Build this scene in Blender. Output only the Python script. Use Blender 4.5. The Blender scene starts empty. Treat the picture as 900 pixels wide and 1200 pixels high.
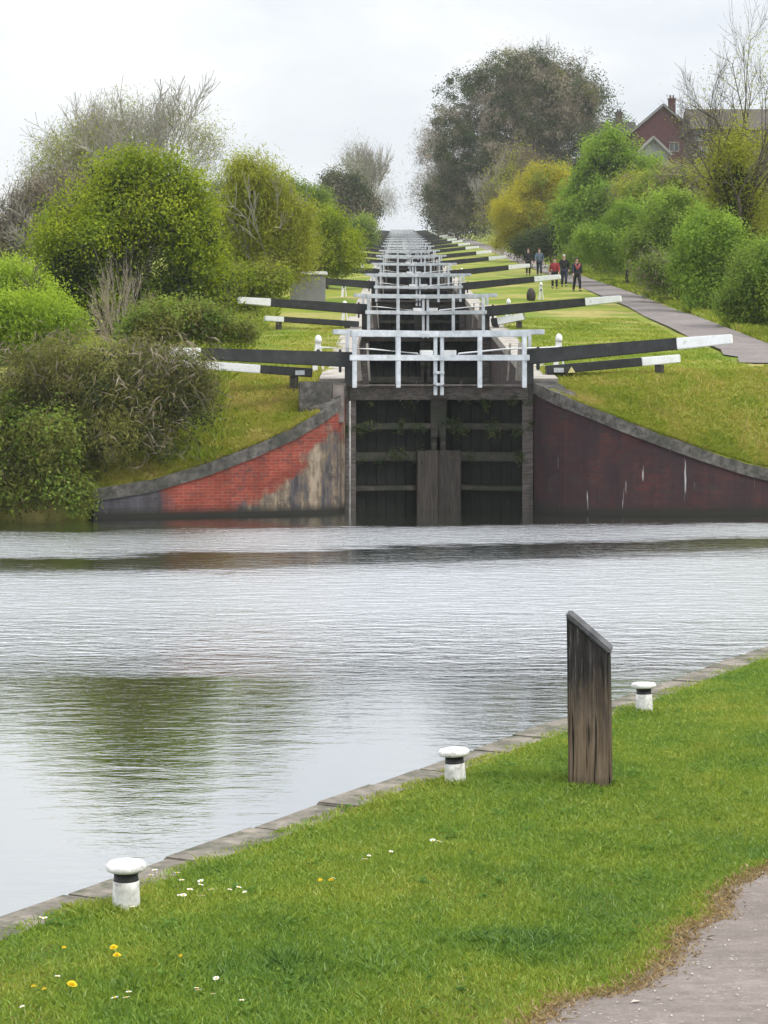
import bpy, bmesh, math, random
import numpy as np
from mathutils import Vector, Matrix
random.seed(7)
RNG = np.random.default_rng(11)
R = math.radians
S = bpy.context.scene
C = bpy.data.collections.new('place'); S.collection.children.link(C)
F, HY = 2550.0, 440.0           # focal length in photo pixels, row of the horizon
EYE = 3.2
# ------------------------------------------------------------------ layout
def W(px, py, Y):               # photo pixel at distance Y -> world point
    return Vector(((px-450)*Y/F, Y, EYE+(HY-py)*Y/F))
def Xc(Y): return 0.98+0.00627*Y
def sm(t): t = min(1, max(0, t)); return t*t*(3-2*t)
def g(Y):
    if Y <= 500: return 2.96+0.0725*(Y-50)
    return 35.6+1.2*(1-math.exp(-(Y-500)/20))-max(0, Y-540)*0.02
def interp(x, pts):
    if x <= pts[0][0]: return pts[0][1]
    for (a, b), (c, d) in zip(pts, pts[1:]):
        if x <= c: return b+(d-b)*(x-a)/(c-a)
    return pts[-1][1]
# wing walls as (X, Y, top z)
RW = [(3.50,51.9,3.08),(3.56,51.3,3.05),(3.75,50.7,2.92),(4.15,50.2,2.72),(4.7,49.9,2.50),(5.4,49.75,2.20),(6.3,49.7,1.86),(7.3,49.8,1.50),(8.3,50.0,1.18),(9.3,50.3,.92),(10.2,50.7,.75)]
LW = [(-0.90,51.9,3.05),(-0.93,51.2,3.02),(-1.10,50.6,2.62),(-1.45,50.2,2.36),(-2.1,49.85,1.98),(-3.0,49.55,1.58),(-4.0,49.25,1.20),(-5.2,48.8,.86),(-6.45,48.3,.68)]
def wallY(X):
    if X > 1.3: return interp(X, [(p[0], p[1]) for p in RW]) if X < 10.2 else 50.7+0.15*(X-10.2)
    return interp(-X, [(-p[0], p[1]) for p in LW]) if X > -6.45 else 48.3
def wallZ(X):
    if X > 1.3: return interp(X, [(p[0], p[2]) for p in RW])
    return interp(-X, [(-p[0], p[2]) for p in LW])
def H(X, Y):
    u = X-Xc(Y)
    z = g(Y)
    if u > 14: z += min(0.5*(u-14), 9.0+0.06*(u-14))*sm((u-14)/4)*sm((Y-50)/60)
    if u < -30: z += 0.02*(-u-30)
    yw = wallY(X)
    zw = wallZ(X)-0.04
    L = 3.9 if X > 1.3 else 5.0
    t = 1-(1-min(1, max(0, (Y-yw)/L)))**1.9
    n_ = .05*math.sin(X*1.9+Y*.7)*math.cos(Y*1.3-X*.4)*sm((Y-yw-.5)/.8)
    return zw+(z-zw)*t+n_
# ------------------------------------------------------------------ nodes
def mat(name):
    m = bpy.data.materials.new(name); m.use_nodes = True
    nt = m.node_tree; nt.nodes.clear()
    out = nt.nodes.new('ShaderNodeOutputMaterial')
    return m, nt, out
class N:
    def __init__(s, nt): s.nt = nt
    def n(s, t, **k):
        d = s.nt.nodes.new(t)
        for a, b in k.items(): setattr(d, a, b)
        return d
    def l(s, a, b): s.nt.links.new(a, b)
    def setin(s, nd, key, v):
        if v is None: return
        if hasattr(v, 'is_linked') or isinstance(v, bpy.types.NodeSocket): s.l(v, nd.inputs[key])
        else: nd.inputs[key].default_value = v
    def co(s, kind='Object', scale=(1,1,1), rot=(0,0,0), loc=(0,0,0)):
        if kind == 'World': o = s.n('ShaderNodeNewGeometry').outputs['Position']
        else: o = s.n('ShaderNodeTexCoord').outputs[kind]
        mp = s.n('ShaderNodeMapping'); s.l(o, mp.inputs[0])
        mp.inputs['Scale'].default_value = scale; mp.inputs['Rotation'].default_value = rot; mp.inputs['Location'].default_value = loc
        return mp.outputs[0]
    def noise(s, co, scale, detail=4, rough=.55, dist=0):
        d = s.n('ShaderNodeTexNoise'); s.l(co, d.inputs['Vector'])
        d.inputs['Scale'].default_value = scale; d.inputs['Detail'].default_value = detail
        d.inputs['Roughness'].default_value = rough; d.inputs['Distortion'].default_value = dist
        return d.outputs['Fac']
    def ramp(s, fac, stops, interp='LINEAR'):
        d = s.n('ShaderNodeValToRGB'); s.setin(d, 'Fac', fac)
        e = d.color_ramp.elements
        while len(e) < len(stops): e.new(.5)
        for el, (p, c) in zip(e, stops):
            el.position = p; el.color = (c, c, c, 1) if isinstance(c, (int, float)) else (*c, 1)
        d.color_ramp.interpolation = interp
        return d.outputs['Color']
    def mix(s, fac, a, b, mode='MIX'):
        d = s.n('ShaderNodeMix', data_type='RGBA', blend_type=mode)
        s.setin(d, 0, fac)
        for k, v in ((6, a), (7, b)):
            if isinstance(v, tuple): v = (*v, 1)
            s.setin(d, k, v)
        return d.outputs[2]
    def math(s, op, a, b=None, c=None, clamp=False):
        d = s.n('ShaderNodeMath', operation=op, use_clamp=clamp)
        for i, v in enumerate((a, b, c)): s.setin(d, i, v)
        return d.outputs[0]
    def maprange(s, v, a, b, c=0, d_=1, smooth=False):
        d = s.n('ShaderNodeMapRange'); d.clamp = True
        if smooth: d.interpolation_type = 'SMOOTHSTEP'
        s.setin(d, 0, v)
        for i, q in enumerate((a, b, c, d_)): d.inputs[i+1].default_value = q
        return d.outputs[0]
    def bump(s, h, strength=.5, dist=.02):
        d = s.n('ShaderNodeBump'); s.l(h, d.inputs['Height']); s.setin(d, 'Strength', strength); d.inputs['Distance'].default_value = dist
        return d.outputs[0]
    def bsdf(s, out, col, rough=.8, normal=None, spec=.3, metal=0):
        d = s.n('ShaderNodeBsdfPrincipled')
        s.setin(d, 'Base Color', (*col, 1) if isinstance(col, tuple) else col)
        s.setin(d, 'Roughness', rough); d.inputs['Specular IOR Level'].default_value = spec
        d.inputs['Metallic'].default_value = metal
        if normal is not None: s.l(normal, d.inputs['Normal'])
        s.l(d.outputs[0], out.inputs['Surface'])
        return d
def simple(name, c1, c2, scale=6, rough=.8, stretch=(1,1,1), bump=.3, bd=.01, spec=.3, dirt=None, kind='Object', lo=.35, hi=.65):
    m, nt, out = mat(name); q = N(nt)
    co = q.co(kind, stretch)
    f = q.noise(co, scale, 6, .62)
    col = q.ramp(f, [(lo, c1), (hi, c2)])
    if dirt:
        f2 = q.noise(q.co(kind), dirt[1], 5, .7)
        col = q.mix(q.maprange(f2, dirt[2], dirt[3]), col, dirt[0])
    q.bsdf(out, col, rough, q.bump(q.noise(co, scale*4, 4), bump, bd), spec)
    return m
def leafmat(name, dark, mid, light, trans=.5, gloss=.12):
    m, nt, out = mat(name); q = N(nt)
    at = q.n('ShaderNodeAttribute', attribute_name='tint')
    big = q.noise(q.co('World'), .35, 3, .5)
    f = q.math('ADD', q.math('MULTIPLY', at.outputs['Fac'], .75), q.math('MULTIPLY', q.math('SUBTRACT', big, .37), .9), clamp=True)
    col = q.ramp(f, [(.08, dark), (.5, mid), (.95, light)])
    d = q.n('ShaderNodeBsdfDiffuse'); q.l(col, d.inputs[0])
    t = q.n('ShaderNodeBsdfTranslucent'); q.l(q.mix(.5, col, light, 'MIX'), t.inputs[0])
    mx = q.n('ShaderNodeMixShader'); mx.inputs[0].default_value = trans; q.l(d.outputs[0], mx.inputs[1]); q.l(t.outputs[0], mx.inputs[2])
    gl = q.n('ShaderNodeBsdfGlossy'); gl.inputs['Roughness'].default_value = .45; gl.inputs[0].default_value = (.7,.75,.7,1)
    m2 = q.n('ShaderNodeMixShader'); m2.inputs[0].default_value = gloss*.12; q.l(mx.outputs[0], m2.inputs[1]); q.l(gl.outputs[0], m2.inputs[2])
    q.l(m2.outputs[0], out.inputs['Surface'])
    return m
# ------------------------------------------------------------------ object helpers
def tag(o, label=None, cat=None, group=None, kind=None):
    if label: o['label'] = label
    if cat: o['category'] = cat
    if group: o['group'] = group
    if kind: o['kind'] = kind
    return o
def empty(name, loc, label=None, cat=None, group=None, rz=0):
    o = bpy.data.objects.new(name, None); C.objects.link(o); o.location = loc; o.rotation_euler = (0,0,rz)
    o.empty_display_size = .2
    return tag(o, label, cat, group)
def link(name, me, material=None, parent=None, loc=(0,0,0)):
    o = bpy.data.objects.new(name, me); C.objects.link(o); o.location = loc
    if material is not None:
        me.materials.clear(); me.materials.append(material)
    if parent is not None: o.parent = parent
    return o
def build(name, bm, material, parent=None, loc=(0,0,0), smooth=False, bevel=0):
    if bevel:
        bmesh.ops.bevel(bm, geom=[e for e in bm.edges], offset=bevel, segments=2, affect='EDGES', clamp_overlap=True)
    bmesh.ops.recalc_face_normals(bm, faces=bm.faces)
    me = bpy.data.meshes.new(name); bm.to_mesh(me); bm.free()
    if smooth:
        me.polygons.foreach_set('use_smooth', [True]*len(me.polygons))
    return link(name, me, material, parent, loc)
def children(o): return [c for c in bpy.data.objects if c.parent == o]
def copy_tree(o, parent=None):
    c = o.copy(); C.objects.link(c); c.parent = parent
    for ch in KIDS[o.name] if o.name in KIDS else children(o): copy_tree(ch, c)
    return c
KIDS = {}
def B(): return bmesh.new()
def box(bm, a, b, jit=0):
    (x0,y0,z0), (x1,y1,z1) = a, b
    vs = [bm.verts.new((x+random.uniform(-jit,jit), y+random.uniform(-jit,jit), z+random.uniform(-jit,jit))) for x in (x0,x1) for y in (y0,y1) for z in (z0,z1)]
    for f in ((0,1,3,2),(4,6,7,5),(0,4,5,1),(2,3,7,6),(0,2,6,4),(1,5,7,3)): bm.faces.new([vs[i] for i in f])
    return vs
def beam(bm, p, q, w, h, w2=None, h2=None, up=(0,0,1)):       # rectangular bar from p to q
    p, q, up = Vector(p), Vector(q), Vector(up)
    d = (q-p).normalized(); s = d.cross(up).normalized(); t = s.cross(d)
    w2 = w if w2 is None else w2; h2 = h if h2 is None else h2
    vs = []
    for c, a, b in ((p, w, h), (q, w2, h2)):
        for i, j in ((-1,-1),(1,-1),(1,1),(-1,1)): vs.append(bm.verts.new(c+s*(i*a/2)+t*(j*b/2)))
    for f in ((0,1,2,3),(7,6,5,4),(0,4,5,1),(1,5,6,2),(2,6,7,3),(3,7,4,0)): bm.faces.new([vs[i] for i in f])
def tube(bm, pts, rads, n=6, cap=True):
    rings = []
    for i, p in enumerate(pts):
        p = Vector(p); a = Vector(pts[max(0,i-1)]); b = Vector(pts[min(len(pts)-1,i+1)])
        d = (b-a).normalized(); s = d.orthogonal().normalized(); t = d.cross(s)
        rings.append([bm.verts.new(p+(s*math.cos(k*2*math.pi/n)+t*math.sin(k*2*math.pi/n))*rads[i]) for k in range(n)])
    for r0, r1 in zip(rings, rings[1:]):
        # align rings
        best = min(range(n), key=lambda o: (r0[0].co-r1[o].co).length)
        for k in range(n):
            try: bm.faces.new((r0[k], r0[(k+1)%n], r1[(k+1+best)%n], r1[(k+best)%n]))
            except ValueError: pass
    if cap:
        for r in (rings[0], rings[-1]):
            try: bm.faces.new(r)
            except ValueError: pass
def lathe(bm, prof, n=32, c=(0,0,0)):
    rings = [[bm.verts.new((c[0]+r*math.cos(2*math.pi*k/n), c[1]+r*math.sin(2*math.pi*k/n), c[2]+z)) for k in range(n)] for r, z in prof]
    for a, b in zip(rings, rings[1:]):
        for k in range(n): bm.faces.new((a[k], a[(k+1)%n], b[(k+1)%n], b[k]))
    bm.faces.new(rings[-1]); bm.faces.new(rings[0])
def np_mesh(name, V, Fc, k, tint=None):       # V (n,3), Fc (m,k)
    me = bpy.data.meshes.new(name)
    V = np.ascontiguousarray(V, dtype=np.float32); Fc = np.ascontiguousarray(Fc, dtype=np.int32)
    me.vertices.add(len(V)); me.vertices.foreach_set('co', V.ravel())
    me.loops.add(Fc.size); me.loops.foreach_set('vertex_index', Fc.ravel())
    me.polygons.add(len(Fc)); me.polygons.foreach_set('loop_start', np.arange(0, Fc.size, k, dtype=np.int32))
    me.update(calc_edges=True)
    if tint is not None:
        a = me.attributes.new('tint', 'FLOAT', 'FACE'); a.data.foreach_set('value', np.ascontiguousarray(tint, dtype=np.float32))
    return me
def unit(a): return a/np.maximum(np.linalg.norm(a, axis=1, keepdims=True), 1e-9)
# ------------------------------------------------------------------ foliage
def leaves(name, lobes, n, size, asp, m, parent=None, origin=(0,0,0), clump=40, csig=.3, shell=.5, droop=0, upb=.4, dirb=None, cl_tint=.8, sub=11):
    L = np.array(lobes, dtype=float)
    if asp < 6 and n > 7000: n = int(n*1.55); size *= .80; clump = int(clump*1.5)
    if sub:
        X_ = []
        for l in L:
            for _ in range(sub):
                d_ = RNG.normal(size=3); d_ /= np.linalg.norm(d_)
                if d_[2] < -.3: d_[2] *= -1
                kk = RNG.uniform(.26,.50); rr_ = RNG.uniform(.62,.95)
                X_.append([*(l[:3]+d_*rr_*l[3:6]), *(l[3:6]*kk*RNG.uniform(.8,1.2,3))])
            X_.append([*l[:3], *(l[3:6]*.72)])
        L = np.array(X_)
    w = (L[:,3]*L[:,4]*L[:,5])**(2/3); w /= w.sum()
    nc = max(1, n//clump)
    idx = RNG.choice(len(L), nc, p=w)
    d = unit(RNG.normal(size=(nc,3)))
    r = shell+(1.04-shell)*RNG.random(nc)**.55
    # uneven surface
    ph = L[idx,0]*3.1
    r *= 1+.09*np.sin(5*d[:,0]+ph)*np.cos(6*d[:,2]+2*d[:,1]+ph)+.07*np.sin(13*d[:,2]+9*d[:,0]+ph*2)
    cc = L[idx,:3]+d*r[:,None]*L[idx,3:6]
    ct = RNG.random(nc)
    ci = RNG.integers(0, nc, n)
    cs = csig*(.6+.8*RNG.random(nc))
    off = RNG.normal(size=(n,3))*cs[ci][:,None]
    P = cc[ci]+off
    out = unit(P-L[idx[ci],:3])
    nrm = unit(out*.8+np.array([0,0,upb])+RNG.normal(size=(n,3))*.5)
    ax = RNG.normal(size=(n,3))
    if dirb is not None: ax = ax*.5+np.array(dirb)
    if droop: ax = ax*.55+out*np.array([1,1,.2])*droop+np.array([0,0,-droop*.7])
    ax = unit(ax-nrm*np.sum(ax*nrm, axis=1, keepdims=True))
    bx = np.cross(nrm, ax)
    s = size*(.6+.8*RNG.random(n))
    a = ax*s[:,None]; b = bx*(s/asp)[:,None]
    bend = nrm*(s*.18)[:,None]
    V = np.stack([P-a*.5, P+b*.5+bend, P+a*.5, P-b*.5+bend], axis=1).reshape(-1,3)-np.array(origin)
    Fc = np.arange(4*n).reshape(n,4)
    tint = np.clip(ct[ci]*cl_tint+RNG.random(n)*(1-cl_tint), 0, 1)
    return link(name, np_mesh(name, V, Fc, 4, tint), m, parent)
def grow(bm, p, d, ln, rad, depth, cfg, rnd, env=None):
    steps = cfg.get('steps', 4)
    pts, rads = [p.copy()], [rad]
    cur = p.copy(); dd = d.normalized()
    for i in range(steps):
        dd = (dd+Vector((rnd.uniform(-1,1), rnd.uniform(-1,1), rnd.uniform(-1,1)))*cfg['wander']+Vector((0,0,cfg['up']))).normalized()
        cur = cur+dd*(ln/steps)
        pts.append(cur.copy()); rads.append(rad*(1-(i+1)/steps*(.45 if depth > 0 else .6)))
        if depth > 0 and (i > 0 or cfg.get('low')):
            k = cfg['kids'] if i < steps-1 else cfg['kids']+1
            for _ in range(k):
                if rnd.random() > cfg.get('prob', .8): continue
                a = dd.orthogonal().normalized(); a.rotate(Matrix.Rotation(rnd.uniform(0, 2*math.pi), 3, dd))
                sp = rnd.uniform(*cfg['spread'])
                nd = (dd*math.cos(sp)+a*math.sin(sp)).normalized()
                grow(bm, cur, nd, ln*rnd.uniform(*cfg['ratio']), max(rads[-1]*.62, cfg['rmin']), depth-1, cfg, rnd)
    tube(bm, pts, [max(r_, cfg['rmin']*.7) for r_ in rads], 5 if depth > 1 else 3, cap=False)
def skeleton(name, base, height, rad, m, parent, cfg, seed, stems=1, lean=.15, maxr=None):
    rnd = random.Random(seed); bm = B()
    for k in range(stems):
        d = Vector((rnd.uniform(-lean,lean), rnd.uniform(-lean,lean), 1))
        off = Vector((rnd.uniform(-.3,.3), rnd.uniform(-.3,.3), 0))*(stems > 1)
        grow(bm, Vector((0,0,-.3))+off*height*.1, d, height*rnd.uniform(.9,1.05)*cfg.get('trunk', .55), rad, cfg['depth'], cfg, rnd)
    zs = sorted(v.co.z for v in bm.verts); top = zs[int(len(zs)*.995)-1]; k = height/top
    rs = sorted(math.hypot(v.co.x, v.co.y) for v in bm.verts)[int(len(bm.verts)*.97)]*k
    kx = k*min(1, (maxr or 1e9)/rs)
    for v in bm.verts:
        f = min(1, max(0, v.co.z)/(.15*top)); q = 1+(kx-1)*1
        v.co.x *= kx; v.co.y *= kx; v.co.z *= k
    me = bpy.data.meshes.new(name); bm.to_mesh(me); bm.free()
    return link(name, me, m, parent)
# ------------------------------------------------------------------ materials
M = {}
M['bark'] = simple('bark', (.06,.05,.04), (.16,.14,.11), 8, .9, (1,1,.25), .8, .02)
M['barkgrey'] = simple('bark_grey', (.22,.205,.18), (.38,.355,.31), 8, .9, (1,1,.25), .5, .02)
M['twigpale'] = simple('twig_pale', (.24,.20,.16), (.42,.36,.30), 8, .9, (1,1,.25), .4, .01)
M['ivy'] = leafmat('ivy_and_shade_leaf', (.016,.034,.012), (.048,.072,.022), (.10,.13,.038))  # ivy colour, also the painted shade inside two leafy crowns
M['green'] = leafmat('hawthorn_leaf', (.045,.10,.008), (.21,.31,.012), (.46,.50,.025))
M['bright'] = leafmat('fresh_leaf', (.06,.13,.014), (.20,.34,.035), (.40,.53,.07))
M['mid'] = leafmat('hedge_leaf', (.045,.095,.014), (.17,.26,.035), (.34,.42,.07))
M['yellow'] = leafmat('yellow_leaf', (.17,.15,.010), (.42,.38,.016), (.60,.55,.04))
M['olive'] = leafmat('willow_leaf', (.12,.13,.014), (.31,.34,.026), (.50,.52,.06))
M['bramble'] = leafmat('bramble_leaf', (.04,.05,.010), (.155,.17,.03), (.33,.31,.085))
M['brown'] = leafmat('brown_twig', (.075,.06,.042), (.19,.155,.11), (.32,.27,.20), .15)
M['greytwig'] = leafmat('grey_twig', (.13,.125,.095), (.28,.27,.20), (.45,.43,.33), .15)
M['nettle'] = leafmat('nettle_leaf', (.09,.16,.010), (.27,.40,.022), (.46,.58,.06))
def grass_blade_mat(name, stops):
    m, nt, out = mat(name); q = N(nt)
    at = q.n('ShaderNodeAttribute', attribute_name='tint')
    big = q.noise(q.co('World'), .8, 6, .68)
    f = q.math('ADD', q.math('MULTIPLY', at.outputs['Fac'], .5), q.math('MULTIPLY', q.math('SUBTRACT', big, .30), 1.15), clamp=True)
    col = q.ramp(f, stops)
    d = q.n('ShaderNodeBsdfDiffuse'); q.l(col, d.inputs[0])
    t = q.n('ShaderNodeBsdfTranslucent'); q.l(col, t.inputs[0])
    mx = q.n('ShaderNodeMixShader'); mx.inputs[0].default_value = .35; q.l(d.outputs[0], mx.inputs[1]); q.l(t.outputs[0], mx.inputs[2])
    gl = q.n('ShaderNodeBsdfGlossy'); gl.inputs['Roughness'].default_value = .4; gl.inputs[0].default_value = (.8,.85,.8,1)
    m2 = q.n('ShaderNodeMixShader'); m2.inputs[0].default_value = .03; q.l(mx.outputs[0], m2.inputs[1]); q.l(gl.outputs[0], m2.inputs[2])
    q.l(m2.outputs[0], out.inputs['Surface'])
    return m
M['grass'] = grass_blade_mat('grass_blades', [(.05,(.085,.175,.045)),(.3,(.165,.285,.042)),(.5,(.26,.36,.042)),(.72,(.39,.41,.065)),(1,(.46,.35,.13))])
M['hillgrass'] = grass_blade_mat('hill_grass_blades', [(.05,(.16,.24,.016)),(.4,(.25,.335,.022)),(.6,(.38,.39,.045)),(.8,(.52,.42,.12)),(1,(.52,.38,.18))])
def ground_mat(name, a, b, c, s1=.25, s2=3):
    m, nt, out = mat(name); q = N(nt)
    co = q.co('World')
    f = q.noise(co, s1, 5, .6, .3); f2 = q.noise(co, s2, 6, .7)
    col = q.mix(q.maprange(f, .38, .62), a, b)
    col = q.mix(q.maprange(q.noise(q.co('World', (1,1,1), loc=(31,7,0)), s1*.9, 4, .6), .50, .62), col, c)
    col = q.mix(q.maprange(f2, .3, .7, 0, .55), col, (.05,.09,.01))
    q.bsdf(out, col, .95, q.bump(f2, .6, .06), .1)
    return m
M['hill'] = ground_mat('hill_grass_ground', (.13,.20,.02), (.25,.26,.035), (.37,.31,.11))
M['dullolive'] = leafmat('dull_olive_leaf', (.07,.07,.02), (.15,.15,.035), (.26,.25,.06))
M['clover'] = leafmat('clover_leaf', (.05,.12,.02), (.12,.23,.035), (.22,.34,.06))
M['deadgrass'] = grass_blade_mat('dead_grass_blades', [(.05,(.13,.10,.04)),(.4,(.30,.20,.09)),(.7,(.44,.32,.14)),(1,(.50,.42,.22))])
M['soil'] = ground_mat('near_grass_ground', (.08,.13,.016), (.13,.16,.02), (.17,.13,.05), .8, 9)
def path_mat(name, a, b, fleck, fs=22):
    m, nt, out = mat(name); q = N(nt)
    co = q.co('World')
    f = q.noise(co, .9, 6, .65); f2 = q.noise(co, 60, 3, .7)
    col = q.mix(q.maprange(f, .35, .65), a, b)
    col = q.mix(q.maprange(f2, .3, .75, 0, .5), col, tuple(x*.6 for x in a))
    v = q.n('ShaderNodeTexVoronoi'); q.l(q.co('World', (1,1.6,1)), v.inputs['Vector']); v.inputs['Scale'].default_value = fs; v.inputs['Randomness'].default_value = 1
    g1 = q.noise(q.co('World', (1,2.2,1)), 7, 8, .78)
    col = q.mix(q.maprange(g1, .38, .62, 0, .55), col, tuple(x*.55 for x in a))
    g3 = q.noise(q.co('World', (1,2.5,1), loc=(5,5,0)), 26, 5, .7)
    col = q.mix(q.maprange(g3, .60, .72, 0, .5), col, fleck)
    m1 = q.maprange(v.outputs['Distance'], .12, .22, 1, 0)
    m2 = q.maprange(q.noise(co, 2.5, 3), .52, .62)
    col = q.mix(q.math('MULTIPLY', q.math('MULTIPLY', m1, m2), .75), col, fleck)
    q.bsdf(out, col, .95, q.bump(f2, .7, .012), .15)
    return m
M['path'] = path_mat('worn_gravel', (.21,.178,.158), (.33,.285,.255), (.52,.48,.43))
M['towpath'] = path_mat('towpath_gravel', (.20,.175,.165), (.30,.265,.25), (.4,.38,.36), 5)
M['stone'] = simple('coping_stone', (.035,.033,.03), (.135,.125,.11), 6, .92, (1,1,1), .8, .02, dirt=((.035,.038,.03), 1.3, .45, .7), kind='World')
M['edging'] = simple('edging_stone', (.13,.115,.095), (.27,.235,.195), 5, .9, (1,1,1), .6, .01, dirt=((.075,.08,.05), 3.5, .45, .62), kind='World')
M['palestone'] = simple('pale_stone', (.30,.27,.23), (.46,.43,.38), 4, .9, dirt=((.12,.11,.09), 2, .45, .7))
M['blackpaint'] = simple('black_paint', (.011,.012,.012), (.028,.03,.03), 4, .5, (1,1,1), .25, .005, .4, dirt=((.06,.06,.05), 3, .6, .8))
M['whitepaint'] = simple('white_paint', (.66,.67,.67), (.80,.81,.81), 5, .5, (1,1,1), .15, .004, .4, dirt=((.33,.33,.30), 5, .56, .78))
M['bollard'] = simple('bollard_paint', (.50,.49,.46), (.76,.76,.74), 14, .6, (1,1,.6), .5, .004, .3, dirt=((.20,.18,.15), 16, .54, .74))
M['rail'] = simple('railing_paint', (.38,.41,.44), (.56,.59,.62), 5, .5, (1,1,1), .15, .004, .4, dirt=((.27,.27,.26), 6, .58, .8))
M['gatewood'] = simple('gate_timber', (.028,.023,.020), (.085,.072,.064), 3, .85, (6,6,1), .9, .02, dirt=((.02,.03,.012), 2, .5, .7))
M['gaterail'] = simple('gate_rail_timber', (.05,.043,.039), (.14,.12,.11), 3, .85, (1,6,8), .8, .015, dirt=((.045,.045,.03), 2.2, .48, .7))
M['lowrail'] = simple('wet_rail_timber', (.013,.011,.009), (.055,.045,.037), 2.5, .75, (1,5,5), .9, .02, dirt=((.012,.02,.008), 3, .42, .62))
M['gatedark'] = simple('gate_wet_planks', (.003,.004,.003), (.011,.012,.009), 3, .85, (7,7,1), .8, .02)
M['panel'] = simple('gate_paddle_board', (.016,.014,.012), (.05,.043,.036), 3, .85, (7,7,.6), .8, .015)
M['lime'] = simple('lime_white', (.18,.18,.17), (.42,.42,.40), 8, .9)
M['iron'] = simple('cast_iron', (.02,.02,.022), (.06,.06,.06), 10, .55)
M['roof'] = simple('roof_tile', (.028,.024,.024), (.055,.046,.043), 1, .9, (1,1,6), .5, .05, kind='World')
M['roof2'] = simple('roof_tile_brown', (.06,.05,.043), (.095,.08,.068), 1, .9, (1,1,6), .5, .05, kind='World')
M['render'] = simple('cream_render', (.5,.48,.44), (.62,.6,.56), 1, .9)
M['rendergrey'] = simple('grey_render', (.17,.17,.175), (.24,.24,.245), 1, .9)
M['glass'] = simple('window_glass', (.05,.06,.07), (.12,.14,.16), 1, .08, spec=.6)
def brick(name, c1, c2, mortar, kind):
    m, nt, out = mat(name); q = N(nt)
    pos = q.co('World')
    # bricks laid along x and z of the wall
    sx = q.n('ShaderNodeSeparateXYZ'); q.l(pos, sx.inputs[0])
    cb = q.n('ShaderNodeCombineXYZ'); q.l(sx.outputs['X'], cb.inputs[0]); q.l(sx.outputs['Z'], cb.inputs[1])
    br = q.n('ShaderNodeTexBrick'); q.l(cb.outputs[0], br.inputs['Vector'])
    br.inputs['Scale'].default_value = 1; br.inputs['Brick Width'].default_value = .215; br.inputs['Row Height'].default_value = .072
    br.inputs['Mortar Size'].default_value = .009; br.inputs['Mortar Smooth'].default_value = .3
    br.inputs['Color1'].default_value = (*c1,1); br.inputs['Color2'].default_value = (*c2,1); br.inputs['Mortar'].default_value = (*mortar,1)
    col = br.outputs['Color']
    n1 = q.noise(q.co('World', (1,1,1)), 1.6, 6, .65)
    streak = q.noise(q.co('World', (3.2,3.2,.28)), 1.5, 6, .6)
    col = q.mix(q.maprange(n1, .38, .62, 0, .75), col, tuple(x*.40 for x in c1))
    col = q.mix(q.maprange(q.noise(pos, 9, 5, .7), .5, .75, 0, .55), col, (.10,.07,.055))
    if kind == 'left':
        # grey-black sooty base at the far left and weeping dirt toward the lock mouth
        e = q.math('ADD', sx.outputs['X'], q.math('MULTIPLY', q.math('SUBTRACT', n1, .5), .9))
        farl = q.maprange(e, -5.05, -4.75, 1, 0)
        col = q.mix(farl, col, q.ramp(streak, [(.3,(.022,.022,.026)),(.7,(.075,.072,.08))]))
        # weeping dirt: below a rising line
        ln = q.math('ADD', sx.outputs['Z'], q.math('MULTIPLY', q.math('SUBTRACT', n1, .5), 1.9))
        lim = q.math('ADD', q.math('MULTIPLY', q.math('POWER', q.maprange(sx.outputs['X'], -3.6, -1.28), 1.5), 1.8), .08)
        below = q.maprange(q.math('SUBTRACT', lim, ln), -.12, .12)
        dirt = q.ramp(q.math('ADD', q.math('MULTIPLY', streak, .55), q.math('MULTIPLY', q.noise(q.co('World', (1.6,1.6,.7)), 3.4, 6, .75), .45)), [(.36,(.018,.018,.018)),(.46,(.07,.066,.07)),(.53,(.13,.10,.07)),(.62,(.27,.22,.16))])
        col = q.mix(q.math('MULTIPLY', below, q.maprange(sx.outputs['X'], -3.7, -3.3)), col, dirt)
        top = q.maprange(q.noise(q.co('World', (1,1,1.2), loc=(3,5,1)), 1.9, 6, .7), .54, .66)
        col = q.mix(q.math('MULTIPLY', top, .8), col, (.04,.035,.035))
    elif kind == 'right':
        col = q.mix(q.math('MULTIPLY', q.maprange(q.noise(q.co('World', (1,1,.75), loc=(7,1,3)), 1.3, 7, .72), .50, .66, .97, .50), q.maprange(streak, .3, .75, 1, .6)), col, (.020,.016,.020))
        l1 = q.noise(q.co('World', (9,9,.7), loc=(4,2,9)), 1.1, 3, .5)
        lime = q.math('MULTIPLY', q.maprange(l1, .69, .73), q.maprange(sx.outputs['Z'], 1.9, .9, 0, 1))
        col = q.mix(q.math('MULTIPLY', lime, .7), col, (.42,.42,.42))
        g2 = q.noise(q.co('World', (1,1,1.5)), 2.2, 4)
        col = q.mix(q.maprange(g2, .55, .75, 0, .6), col, (.035,.035,.028))
    else:
        col = q.mix(q.maprange(streak, .4, .62, 0, .9), col, (.03,.03,.028))
    # damp dark foot at the water line
    col = q.mix(q.maprange(sx.outputs['Z'], .28, .08), col, (.018,.018,.014))
    h = q.math('ADD', br.outputs['Fac'], q.math('MULTIPLY', n1, -.7))
    bn = q.n('ShaderNodeBump'); bn.invert = True; q.l(h, bn.inputs['Height']); bn.inputs['Strength'].default_value = .6; bn.inputs['Distance'].default_value = .02
    q.bsdf(out, col, .88, bn.outputs[0], .25)
    return m
M['brickL'] = brick('brick_red_weathered', (.30,.055,.032), (.20,.038,.028), (.25,.12,.09), 'left')
M['brickR'] = brick('brick_dark_stained', (.16,.034,.022), (.08,.028,.022), (.055,.048,.042), 'right')
M['brickC'] = brick('brick_chamber', (.11,.06,.05), (.08,.05,.045), (.09,.085,.08), 'chamber')
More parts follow.
